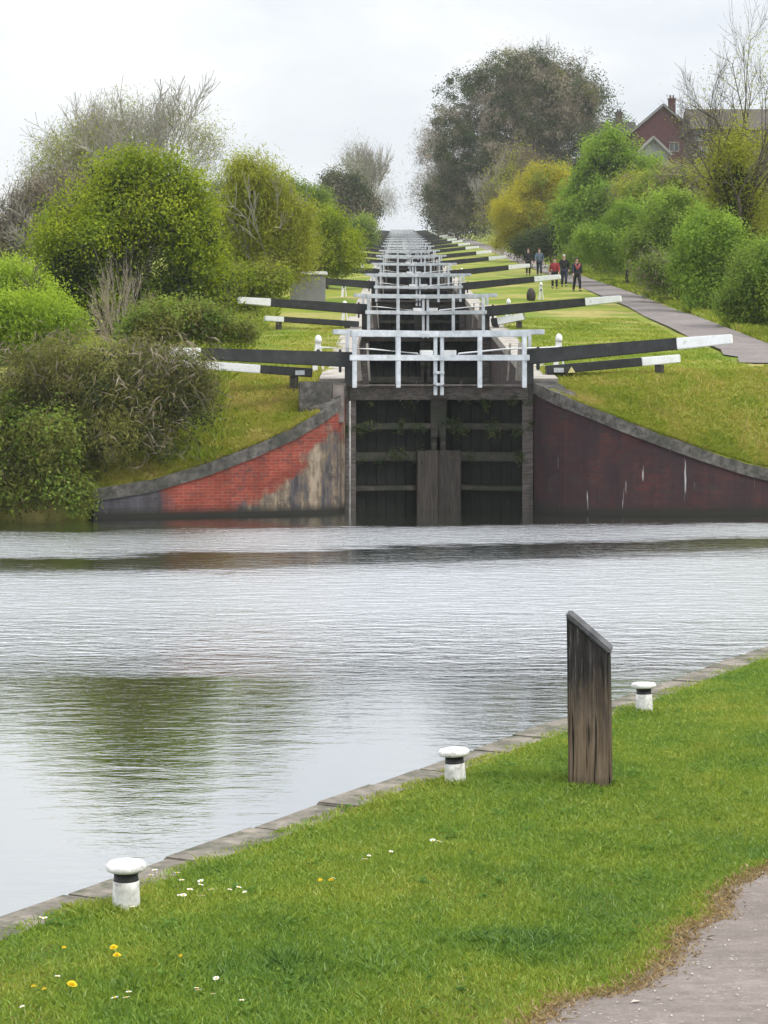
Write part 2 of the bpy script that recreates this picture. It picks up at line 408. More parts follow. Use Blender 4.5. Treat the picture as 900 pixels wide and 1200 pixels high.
M['brickH'] = simple('house_brick', (.060,.020,.026), (.09,.028,.036), 2, .9, kind='World')
M['brickH2'] = simple('house_brick_dull', (.07,.05,.045), (.10,.07,.062), 2, .9, kind='World')
# old timber post
def post_mat():
    m, nt, out = mat('old_post_timber'); q = N(nt)
    gr = q.noise(q.co('Object', (1,1,.045)), 44, 6, .8, .15)
    fine = q.noise(q.co('Object', (1,1,.03)), 90, 3, .6)
    crack = q.maprange(q.noise(q.co('Object', (1,1,.03), loc=(3,1,0)), 30, 3, .5), .58, .62)
    wide = q.noise(q.co('Object', (1,1,.3)), 7, 5, .7)
    sx = q.n('ShaderNodeSeparateXYZ'); q.l(q.co('Object'), sx.inputs[0])
    low = q.ramp(gr, [(.3,(.085,.062,.042)),(.7,(.24,.175,.12))])
    upc = q.ramp(gr, [(.34,(.010,.0095,.0095)),(.54,(.030,.027,.026)),(.60,(.07,.066,.062)),(.68,(.27,.25,.24))])
    hmask = q.maprange(q.math('ADD', sx.outputs['Z'], q.math('MULTIPLY', q.math('SUBTRACT', wide, .5), .9)), .30, .82)
    col = q.mix(hmask, low, upc)
    pale = q.math('MULTIPLY', q.maprange(fine, .56, .72), .28)
    col = q.mix(pale, col, (.30,.28,.265))
    col = q.mix(crack, col, (.012,.011,.010))
    foot = q.maprange(q.math('ADD', sx.outputs['Z'], q.math('MULTIPLY', wide, .1)), .05, .16, .7, 0)
    col = q.mix(foot, col, (.035,.03,.018))
    hh = q.math('SUBTRACT', q.math('ADD', gr, q.math('MULTIPLY', fine, .4)), crack)
    q.bsdf(out, col, .85, q.bump(hh, .9, .012), .2)
    return m
M['post'] = post_mat()
# water
def water_mat():
    m, nt, out = mat('canal_water'); q = N(nt)
    geo = q.co('World')
    sx = q.n('ShaderNodeSeparateXYZ'); q.l(geo, sx.inputs[0])
    X, Y = sx.outputs['X'], sx.outputs['Y']
    wob = q.noise(q.co('World', (.10,.10,1)), 1.0, 3, .5)
    wob2 = q.noise(q.co('World', (.35,1.0,1), loc=(3,3,0)), 1.0, 4, .65)
    far = q.math('MULTIPLY', q.maprange(Y, 30, 37, 0, 1, True), q.maprange(Y, 43, 49, 1, 0, True))
    Yw = q.math('ADD', Y, q.math('MULTIPLY', q.math('SUBTRACT', wob, .5), 3.6))
    Yw = q.math('ADD', Yw, q.math('MULTIPLY', q.math('SUBTRACT', wob2, .5), 4.2))
    Yw = q.math('SUBTRACT', Yw, q.math('MULTIPLY', q.math('MULTIPLY', X, .34), far))
    # wind patches: ruffled strip under the walls, a calm streak, then ruffled water, calmer inshore
    ruff = q.ramp(q.maprange(Yw, 10, 52), [(0,.0),(.20,.0),(.30,.03),(.38,.55),(.50,1.0),(.60,.9),(.655,.14),(.715,.12),(.75,.8),(.835,.95),(.87,.25),(.93,.05),(1,.03)])
    w1 = q.noise(q.co('World', (.55,1.3,1)), 3.0, 3, .55, .5)
    w2 = q.noise(q.co('World', (.8,1.5,1), loc=(9,3,0)), 8.5, 3, .6, .4)
    w3 = q.noise(q.co('World', (.8,1.2,1), loc=(5,8,0)), 26, 2, .6)
    hgt = q.math('ADD', q.math('MULTIPLY', w1, .55), q.math('ADD', q.math('MULTIPLY', w2, .22), q.math('MULTIPLY', q.math('MULTIPLY', w3, .10), ruff)))
    bd = q.n('ShaderNodeBump'); q.l(hgt, bd.inputs['Height'])
    q.l(q.math('SUBTRACT', q.maprange(ruff, 0, .5, .026, .50), q.maprange(ruff, .5, 1, 0, .12)), bd.inputs['Strength']); bd.inputs['Distance'].default_value = .30
    gl = q.n('ShaderNodeBsdfGlossy'); patch = q.noise(q.co('World', (.5,1.6,1), loc=(2,9,0)), 1.6, 6, .7)
    q.l(q.mix(q.math('MULTIPLY', ruff, q.maprange(patch, .25, .75, .25, 1.0)), (.98,.99,1.0), (.90,.925,.95)), gl.inputs[0])
    q.l(q.maprange(ruff, .03, .9, .02, .24), gl.inputs['Roughness']); q.l(bd.outputs[0], gl.inputs['Normal'])
    df = q.n('ShaderNodeBsdfDiffuse'); df.inputs[0].default_value = (.022,.030,.016,1)
    fr = q.n('ShaderNodeFresnel'); fr.inputs['IOR'].default_value = 1.6
    ms = q.n('ShaderNodeMixShader'); q.l(q.math('POWER', fr.outputs[0], .30), ms.inputs[0]); q.l(df.outputs[0], ms.inputs[1]); q.l(gl.outputs[0], ms.inputs[2])
    q.l(ms.outputs[0], out.inputs['Surface'])
    return m
M['water'] = water_mat()
M['pound'] = simple('pound_water', (.02,.025,.018), (.03,.035,.022), 2, .08, bump=.1, bd=.02, spec=.5)

# ------------------------------------------------------------------ setting: terrain
def grid(name, xs_of_row, ys_of_col, zf, m, kind='structure'): pass
def hill_side(name, us, side):
    ts = [0,.25,.6,1,1.5,2.2,3,4,5,6,7,8,9.2,11,14,18,23,29,36,45,56,70,90,115,145,180,220,265,315,365,405,440,450,470,500,560,700,900]
    V = []; nU = len(us)
    for u in us:
        X0 = Xc(51)+u
        yw = wallY(X0)
        for i, t in enumerate(ts):
            Y = yw+t+.02; X = X0+(Xc(Y)-Xc(51))
            z = H(X0 if Y < 62 else X, Y)
            if i == 0 and (X0 > 10.2 or X0 < -6.45): z = -.4
            V.append((X, Y, z))
        # skirt handled by walls
    nt_ = len(ts); Fc = []
    for a in range(nU-1):
        for b in range(nt_-1):
            q = [a*nt_+b, (a+1)*nt_+b, (a+1)*nt_+b+1, a*nt_+b+1]
            Fc.append(q if side > 0 else q[::-1])
    me = np_mesh(name, np.array(V), np.array(Fc), 4)
    me.polygons.foreach_set('use_smooth', [True]*len(me.polygons))
    return tag(link(name, me, M['hill']), kind='structure')
UR = [2.62,2.75,2.9,3.05,3.2,3.4,3.6,3.85,4.1,4.4,4.7,5.05,5.4,5.8,6.2,6.6,7,7.45,7.9,8.3,8.9,9.7,10.8,12,14,15,16,17,18,20,23,27,32,38,46,60,90,140,250]
UL = [-2.62,-2.75,-2.9,-3.05,-3.2,-3.4,-3.6,-3.85,-4.1,-4.4,-4.7,-5.05,-5.4,-5.8,-6.2,-6.6,-7,-7.4,-7.74,-7.9,-9,-10,-11.5,-13,-15,-18,-22,-27,-30,-36,-46,-60,-90,-140,-250]
hill_side('hillside', UR, 1); hill_side('hillside', UL, -1)
# towpath beside the locks
V, Fc = [], []
ys = [50.9,52,53,54,55,56,57,58,59,60,61.5,63,66,70,76,84,94,106,120,140,165,195,230,270,320,380,440,490]
for i, Y in enumerate(ys):
    for k, u in enumerate((interp(Y, [(58,8.2),(105,9.1),(300,9.6)]), 0, 0, interp(Y, [(58,10.1),(105,10.9),(300,11.6)]))):
        V.append([0,0,0])
    ul, ur = interp(Y, [(58,8.25),(105,9.1),(300,9.6)]), interp(Y, [(58,10.1),(105,10.9),(300,11.6)])
    if Y < 58: ul += (58-Y)*.5; ur += (58-Y)*.75
    for k in range(4):
        u = ul+(ur-ul)*k/3+(.12*math.sin(Y*1.7+k) if k in (0,3) else 0)
        X = Xc(Y)+u
        V[i*4+k] = [X, Y, H(X, Y)+.045+(.0 if k in (0,3) else .02)]
for i in range(len(ys)-1):
    for k in range(3): Fc.append([i*4+k, i*4+k+1, i*4+5+k, i*4+4+k])
tag(link('towpath', np_mesh('towpath', np.array(V), np.array(Fc), 4), M['towpath']), kind='structure')
# water of the basin
bm = B(); vs = [bm.verts.new(p) for p in ((-400,-60,0),(400,-60,0),(400,56,0),(-400,56,0))]; bm.faces.new(vs)
tag(build('water', bm, M['water']), kind='structure')
# near bank
P0 = Vector((-2.04,11.7,0)); D = Vector((6.14,11.6,0)).normalized(); Nn = Vector((D.y,-D.x,0))
def NB(s, t, z=0): return P0+D*s+Nn*t+Vector((0,0,z))
def nz(s, t):
    z = .30+.05*sm(t/1.5)+.02*math.sin(s*1.3+t*2)*math.sin(t*1.1)*sm(t)
    if t > 6: z += .08*(t-6)
    return min(z, 1.6)
PE = 3.45
def pe(s): return PE+.09*math.sin(s*1.9+.6)+.04*math.sin(s*4.7)+.025*math.sin(s*8.3+1)-.04
ss = list(np.arange(-30, 60, .35)); ss = [-300,-120,-60]+ss+[90,150,400]
tt = [.33,.6,1,1.5,2,2.5,3,3.5,4,4.5,5,5.5,6,7,9,12,20,40,90,300]
V = [NB(s, t, nz(s, t)) for s in ss for t in tt]; nT = len(tt)
Fc = [[a*nT+b, a*nT+b+1, (a+1)*nT+b+1, (a+1)*nT+b] for a in range(len(ss)-1) for b in range(nT-1)]
me = np_mesh('ground', np.array([tuple(v) for v in V]), np.array(Fc)[:, ::-1], 4)
tag(link('ground', me, M['soil']), kind='structure')
sp = list(np.arange(-12, 14, .05)); sp = [-200,-50]+sp+[30,80,200]
V, Fc = [], []
tw = [0,.12,.5,1,1.6,2.2,2.5]
for s in sp:
    for k, t in enumerate(tw): 
        e = pe(s)+t if k < 6 else pe(s*.7+3)+2.5
        V.append(tuple(NB(s, e, nz(s, e)+(.006 if k in (0,6) else .022))))
nT = len(tw)
Fc = [[a*nT+b, (a+1)*nT+b, (a+1)*nT+b+1, a*nT+b+1] for a in range(len(sp)-1) for b in range(nT-1)]
tag(link('path', np_mesh('path', np.array(V), np.array(Fc), 4), M['path']), kind='structure')
# stone edging along the near bank
bm = B(); s = -40.0; rnd = random.Random(3)
while s < 70:
    ln = rnd.uniform(.7, 1.05); o = rnd.uniform(-.02,.02); w = .36+rnd.uniform(-.02,.02); zz = .31+rnd.uniform(-.008,.008)
    a, b = s+.008, s+ln-.008
    q = [NB(a,o), NB(b,o+rnd.uniform(-.01,.01)), NB(b,w), NB(a,w)]
    lo = [bm.verts.new((v.x, v.y, -.5)) for v in q]; hi = [bm.verts.new((v.x, v.y, zz)) for v in q]
    bm.faces.new(hi); bm.faces.new(lo[::-1])
    for k in range(4): bm.faces.new((lo[k], lo[(k+1)%4], hi[(k+1)%4], hi[k]))
    s += ln
tag(build('bank_edging', bm, M['edging'], bevel=.012), kind='structure')
# small stones, fallen bits on the path
# ------------------------------------------------------------------ near grass
def blades(name, P, h, w, m, tint, lean=.5, kind='stuff'):
    n = len(P)
    az = RNG.random(n)*2*np.pi; h = h*(.55+.9*RNG.random(n)); wv = w*(.7+.6*RNG.random(n))
    side = np.stack([np.cos(az), np.sin(az), np.zeros(n)], 1)
    ld = RNG.normal(size=(n,3))*lean; ld[:,2] = 0
    mid = P+ld*h[:,None]*.35+np.array([0,0,1])*h[:,None]*.6
    tip = P+ld*h[:,None]*1.0+np.array([0,0,1])*h[:,None]*(.95)
    V = np.stack([P-side*wv[:,None]/2, P+side*wv[:,None]/2, mid+side*wv[:,None]*.4, tip, mid-side*wv[:,None]*.4], 1).reshape(-1,3)
    Fc = np.arange(5*n).reshape(n,5)
    return tag(link(name, np_mesh(name, V, Fc, 5, tint), m), kind=kind)
n = 640000
s_ = RNG.random(n)*20-4.0; t_ = .20+RNG.random(n)*3.5
pev = PE+.09*np.sin(s_*1.9+.6)+.04*np.sin(s_*4.7)+.02*np.sin(s_*8.3+1)+.018*np.sin(s_*19.7)*np.sin(s_*7.1)+.012*np.sin(s_*43)
XY = np.array(P0)[None,:2]+s_[:,None]*np.array(D)[:2]+t_[:,None]*np.array(Nn)[:2]
vis = (XY[:,0] > -XY[:,1]*.1765-1.0) & (XY[:,0] < XY[:,1]*.1765+2.6) & ((t_ > .34) | (RNG.random(n) < .25+.35*np.sin(s_*3.1)*np.sin(s_*7.7))) & (XY[:,1] > 8.3) & (t_ < pev+RNG.normal(size=n)*.045-.01)
vis &= (RNG.random(n) < np.clip(1.5-(XY[:,1]-9)/14, .35, 1))
s_, t_, XY, pev = s_[vis], t_[vis], XY[vis], pev[vis]
z_ = .30+.05*np.clip(t_/1.5,0,1)**2*(3-2*np.clip(t_/1.5,0,1))+.02*np.sin(s_*1.3+t_*2)*np.sin(t_*1.1)*np.clip(t_,0,1)
P = np.concatenate([XY, z_[:,None]-.004], 1)
edge = np.clip((t_-pev+.28)/.28, 0, 1)+np.clip((.5-t_)/.25, 0, 1)*.4
tuft = np.zeros(len(P)); hv = np.full(len(P), .025)
for _ in range(70):     # ranker darker tufts
    c = P[RNG.integers(len(P))]; r = RNG.uniform(.06,.28); d2 = ((P[:,0]-c[0])**2+((P[:,1]-c[1])*.55)**2)/r**2
    k_ = np.exp(-d2); tuft += k_*RNG.choice([-.25,-.12,.2]); hv += k_*.014
for cx_, cy_, r in ((1.42,15.06,.26),(-1.59,11.7,.2),(.5,15.3,.2),(2.2,18.6,.2)):
    d2 = ((P[:,0]-cx_)**2+(P[:,1]-cy_)**2)/r**2; hv += np.exp(-d2)*.03
c = W(600,1095,10.9)
d2 = ((P[:,0]-c.x)**2/.32**2+(P[:,1]-10.9)**2/.25**2); tuft -= np.exp(-d2)*.6; hv += np.exp(-d2)*.022
blades('grass', P, hv, .0040+.0002*P[:,1], M['grass'], np.clip(.12+RNG.random(len(P))*.62+tuft*.6+edge*.5, 0, 1), .55)
# clover and plantain leaves low in the turf
lob = []
for _ in range(260):
    c = P[RNG.integers(len(P))]; rr = RNG.uniform(.03,.11); lob.append((c[0], c[1], c[2]+.022, rr, rr, .012))
tag(leaves('clover', lob, 6500, .022, 1.25, M['clover'], clump=12, csig=.02, shell=.1, upb=2.5, sub=0), kind='stuff')
# dead trodden fringe along the path
n = 15000
sf = RNG.random(n)*16-4; tf = PE+.09*np.sin(sf*1.9+.6)+.04*np.sin(sf*4.7)+.02*np.sin(sf*8.3+1)+.018*np.sin(sf*19.7)*np.sin(sf*7.1)+.01+RNG.normal(size=n)*.05
XY = np.array(P0)[None,:2]+sf[:,None]*np.array(D)[:2]+tf[:,None]*np.array(Nn)[:2]
P = np.concatenate([XY, np.full((n,1), .368)+.02*(np.sin(sf*1.3+tf*2)*np.sin(tf*1.1))[:,None]], 1)
blades('dead_grass', P, np.full(n, .016), .007, M['deadgrass'], RNG.random(n), 1.2)
# hill grass near the walls
n = 150000
Xr = RNG.random(n)*18-6.5; Yr = 48.4+RNG.random(n)**1.3*34
ok = np.ones(n, bool); zz = np.zeros(n)
for i in range(n):
    X, Y = Xr[i], Yr[i]; u = X-Xc(Y)
    if abs(u) < 2.75 or Y < wallY(X)+.12 or (8.1 < u < 10.3 and Y > 52): ok[i] = False; continue
    zz[i] = H(X, Y)-.02
P = np.stack([Xr, Yr, zz], 1)[ok]
pt = np.sin(P[:,0]*.9+1)*np.cos(P[:,1]*.45)*.2
lf = (P[:,0] < 0)*.22
nw = np.array([Y_-wallY(X_) for X_, Y_ in P[:,:2]])
blades('hill_grass', P, .075, .018, M['hillgrass'], np.clip(.1+RNG.random(len(P))*.55+pt+lf+.25*(nw < 1.2), 0, 1), .7)
# ------------------------------------------------------------------ flowers
def flower_mesh(kind):
    bm = B()
    if kind == 'daisy':
        for k in range(12):
            a = k*math.pi/6; b = a+.2; c = a-.2
            vs = [bm.verts.new(p) for p in ((.003*math.cos(a),.003*math.sin(a),.035),(.011*math.cos(c),.011*math.sin(c),.037),(.0135*math.cos(a),.0135*math.sin(a),.039),(.011*math.cos(b),.011*math.sin(b),.037))]
            bm.faces.new(vs)
    else:
        for ring, (rr, zz_) in enumerate(((.02,.034),(.015,.04),(.009,.044))):
            for k in range(14):
                a = k*math.pi/7+ring*.2; b = a+.2; c = a-.2
                vs = [bm.verts.new(p) for p in ((0,0,.033+ring*.002),(rr*.8*math.cos(c),rr*.8*math.sin(c),zz_-.003),(rr*math.cos(a),rr*math.sin(a),zz_),(rr*.8*math.cos(b),rr*.8*math.sin(b),zz_-.003))]
                bm.faces.new(vs)
    me = bpy.data.meshes.new(kind); bm.to_mesh(me); bm.free(); return me
M['petal'] = simple('white_petal', (.8,.8,.82), (.88,.88,.9), 5, .6); M['gold'] = simple('dandelion_petal', (.75,.50,.01), (.85,.62,.02), 5, .6)
M['goldc'] = simple('daisy_centre', (.65,.42,.02), (.75,.5,.03), 5, .6); M['stem'] = simple('flower_stem', (.06,.14,.02), (.1,.2,.03), 5, .7)
def stem_me():
    bm = B(); tube(bm, [(0,0,-.01),(.001,0,.02),(0,0,.036)], [.0012]*3, 5); me = bpy.data.meshes.new('stem'); bm.to_mesh(me); bm.free(); return me
def centre_me():
    bm = B(); lathe(bm, [(.004,.035),(.0045,.037),(.003,.0395),(.001,.0402)], 10); me = bpy.data.meshes.new('centre'); bm.to_mesh(me); bm.free(); return me
dm, gm, stm, cm = flower_mesh('daisy'), flower_mesh('dandelion'), stem_me(), centre_me()
def flower(px, py, kind, sc):
    Y = F*2.81/(py-HY); X = (px-450)*Y/F
    v = Vector((X, Y, 0))-P0; s, t = v.dot(D), v.dot(Nn)
    if kind == 'daisy':
        r = empty('daisy', (X, Y, nz(s,t)+.02), 'small white daisy with a yellow centre in the near grass', 'daisy', 'daisies scattered in the near grass')
        link('petals', dm, M['petal'], r); link('centre', cm, M['goldc'], r)
    else:
        r = empty('dandelion', (X, Y, nz(s,t)+.015), 'yellow dandelion flower in the near grass', 'dandelion', 'dandelions in the near grass')
        link('petals', gm, M['gold'], r)
    link('stem', stm, M['stem'], r)
    r.scale = (sc,)*3; r.rotation_euler = (random.uniform(-.1,.35), random.uniform(-.3,.3), random.uniform(0,6))
rnd = random.Random(5)
for px_, py_ in [(176,1022),(182,1016),(213,1032),(237,1034),(233,1039),(222,1046),(211,1049),(248,1045),(215,1053),(236,1054),(207,1022),(288,1046),(278,1042),(268,1044),(46,1071),(54,1072),(28,1185),(67,1151),(151,1172),(137,1182),(150,1181),(230,1165),(234,1170),(250,1171),(255,1153),(283,1177),(156,1062),(427,1008),(432,1001),(388,1028),(508,988),(512,990),(457,997)]:
    flower(px_, py_, 'daisy', rnd.uniform(.9,1.4))
for px_, py_, sc in [(134,1115,1.1),(137,1126,1.1),(82,1161,1.3),(75,1107,.6),(40,1157,.7),(53,1160,.6),(213,1122,.6),(388,1027,.8),(376,1026,.7)]:
    flower(px_, py_, 'dandelion', sc)
# twigs and pale dead leaves on the path
M['deadleaf'] = simple('dead_leaf', (.38,.33,.27), (.55,.50,.44), 9, .8)
bm = B()
for _ in range(1500):
    s = rnd.uniform(-4,6); t = pe(s)+rnd.uniform(.08,2.2); p = NB(s, t, nz(s,t)+.028); a = rnd.uniform(0,6.3); l = rnd.uniform(.003,.013)*(2.4 if rnd.random() < .06 else 1); w = l*rnd.uniform(.15,.5)
    dx, dy = math.cos(a), math.sin(a)
    bm.faces.new([bm.verts.new((p.x+dx*i*l-dy*j*w, p.y+dy*i*l+dx*j*w, p.z+k)) for i, j, k in ((-1,0,0),(0,-1,.005),(1,0,0),(0,1,.006))])
tag(build('leaf_litter', bm, M['deadleaf']), kind='stuff')
# ------------------------------------------------------------------ timber post and bollards
pr = empty('timber_post', (1.425,15.08,.34), 'tall weathered dark timber post with a slanted top standing in the near grass', 'post', rz=R(-9))
bm = B()
hw, hd = .147, .135
def ring(z, k=1, dx=0, zr=None): return [bm.verts.new((x*hw*k+dx, y*hd*k, z if zr is None or x < 0 else zr)) for x, y in ((-1,-1),(1,-1),(1,1),(-1,1))]
rings = [ring(-.3,1.0,.008), ring(.0,1.0,.006), ring(.3,.985,.004), ring(.6,.99,0), ring(.9,.98,-.003,.85), ring(1.20,.985,-.006,.96)]
for a, b in zip(rings, rings[1:]):
    for k in range(4): bm.faces.new((a[k], a[(k+1)%4], b[(k+1)%4], b[k]))
bm.faces.new(rings[-1]); bm.faces.new(rings[0][::-1])
build('post_shaft', bm, M['post'], pr, bevel=.014)
bm = B()      # worn chamfered cap board on the slant
beam(bm, (-.154,0,1.214), (.152,0,.956), .282, .035)
build('post_top', bm, M['iron'] if False else simple('post_top_timber', (.045,.045,.048), (.11,.11,.115), 12, .8, (1,.1,1), .8, .01), pr, bevel=.012)
for (px_, base, nm, sx_) in ((148,1060,'nearest of the three small bollards, white with black band, beside the daisies',1.0),(534,916,'middle bollard of the three, low white cap, left of the timber post',1.0),(755,831,'farthest of the three small white bollards, just right of the timber post',.97)):
    Y = F*2.86/(base-HY); X = (px_-450)*Y/F
    r = empty('mooring_bollard', (X, Y, .33), nm, 'bollard', 'mooring bollards along the near bank')
    bm = B(); lathe(bm, [(.078,-.08),(.076,0),(.072,.10),(.071,.145)], 28); build('bollard_body', bm, M['bollard'], r, smooth=True)
    bm = B(); lathe(bm, [(.070,.1452),(.066,.15),(.066,.196)], 28); build('black_band', bm, M['blackpaint'], r, smooth=True)
    bm = B(); lathe(bm, [(.066,.1965),(.098,.199),(.107,.205),(.111,.216),(.109,.230),(.099,.240),(.07,.245),(.02,.246)], 32); build('bollard_cap', bm, M['bollard'], r, smooth=True)
    r.scale = (sx_,)*3; r.rotation_euler = (R(random.uniform(-2,2)), R(random.uniform(-3,3)), random.uniform(0,6))
# ------------------------------------------------------------------ wing walls
def wing(name, pts, m, label, side):
    r = empty(name, (pts[0][0], pts[0][1], 0), label, 'wall')
    o = Vector((pts[0][0], pts[0][1], 0))
    # densify
    P = []
    for a, b in zip(pts, pts[1:]):
        for k in range(4): P.append(tuple(a[i]+(b[i]-a[i])*k/4 for i in range(3)))
    P.append(pts[-1])
    def sect(inset0, inset1, z0, z1f, nm, m_, top_noise=0, prnt=r):
        bm = B(); rows = []
        for i, p in enumerate(P):
            a = P[max(0,i-1)]; b = P[min(len(P)-1,i+1)]
            t = Vector((b[0]-a[0], b[1]-a[1], 0)).normalized(); n_ = Vector((t.y,-t.x,0))
            if n_.y > 0 or (abs(n_.y) < .3 and n_.x*side > 0): n_ = -n_      # toward the water
            c = Vector((p[0], p[1], 0))-o
            zt = p[2]+z1f+random.uniform(-top_noise, top_noise); zb = z0(p)
            rows.append([bm.verts.new(v) for v in ((c+n_*inset0)+Vector((0,0,zb)), (c+n_*inset0)+Vector((0,0,zt)), (c-n_*inset1)+Vector((0,0,zt+.01)), (c-n_*inset1)+Vector((0,0,zb)))])
        for a, b in zip(rows, rows[1:]):
            for k in range(4): bm.faces.new((a[k], b[k], b[(k+1)%4], a[(k+1)%4]))
        bm.faces.new(rows[0]); bm.faces.new(rows[-1])
        return build(nm, bm, m_, prnt)
    sect(0, .5, lambda p: -1.0, -.28, 'brickwork', m)
    sect(.045, .52, lambda p: p[2]-.275, .0, 'coping', M['stone'], .018)
    return r
wing('wing_wall', RW, M['brickR'], 'dark stained curved brick wall with stone coping right of the lock mouth', 1)
lw = wing('wing_wall', LW, M['brickL'], 'bright red brick wall with sloping stone coping left of the lock mouth', -1)
# dark stone block at the head of the left wall, pier
bm = B(); p = W(350,472,50.9); q_ = W(389,447,50.9); box(bm, (p.x, 50.7, p.z-.5), (q_.x, 51.5, q_.z), .01)
tag(build('stone_block', bm, M['stone'], bevel=.02), 'dark square stone block above the red brick wall, below the left balance beam', 'block')
bm = B(); box(bm, (-1.22,50.75,2.1), (-.93,51.6,2.98), .008)
tag(build('stone_pier', bm, simple('pier_stone', (.12,.10,.09), (.22,.19,.17), 4, .9), bevel=.02), 'narrow grey stone pier at the left edge of the lock mouth', 'pier')
bm = B(); tube(bm, [(-.80,50.86,-.3),(-.80,50.9,1.4),(-.80,50.95,2.6)], [.022]*3, 8)
tag(build('white_pole', bm, M['lime'], smooth=True), 'thin white upright pole against the left side of the lock mouth', 'pole')
# ------------------------------------------------------------------ lock chamber walls and water in the pounds
for sd, nm in ((1,'right'),(-1,'left')):
    r = empty('lock_wall', (Xc(52)+sd*2.25, 52, g(52)), f'long brick lock wall with stone coping along the {nm} side of the flight', 'wall')
    for part, dz0, dz1, w0, w1, m_ in (('brickwork',-4.5,-.22,2.25,2.6,M['brickC']),('coping',-.218,.03,2.22,2.85,M['palestone'])):
        bm = B(); rows = []
        for Y in [51.9]+list(np.arange(55, 505, 5)):
            o = Vector((Xc(52)+sd*2.25, 52, g(52)))
            rows.append([bm.verts.new(Vector((Xc(Y)+sd*w, Y, g(Y)+dz))-o) for w, dz in ((w0,dz0),(w0,dz1),(w1,dz1),(w1,dz0))])
        for a, b in zip(rows, rows[1:]):
            for k in range(4): bm.faces.new((a[k], b[k], b[(k+1)%4], a[(k+1)%4]))
        bm.faces.new(rows[0]); bm.faces.new(rows[-1])
        build(part, bm, m_, r)
GY = []
for k in range(9): GY += [51.5+52*k, 76+52*k]
bm = B()
for i, Y in enumerate(GY):
    Y1 = GY[i+1] if i+1 < len(GY) else Y+30
    z = g(Y)-.55
    vs = [bm.verts.new(v) for v in ((Xc(Y)-2.3,Y+.4,z),(Xc(Y)+2.3,Y+.4,z),(Xc(Y1)+2.3,Y1+.4,z),(Xc(Y1)-2.3,Y1+.4,z))]; bm.faces.new(vs)
tag(build('lock_water', bm, M['pound']), kind='structure')
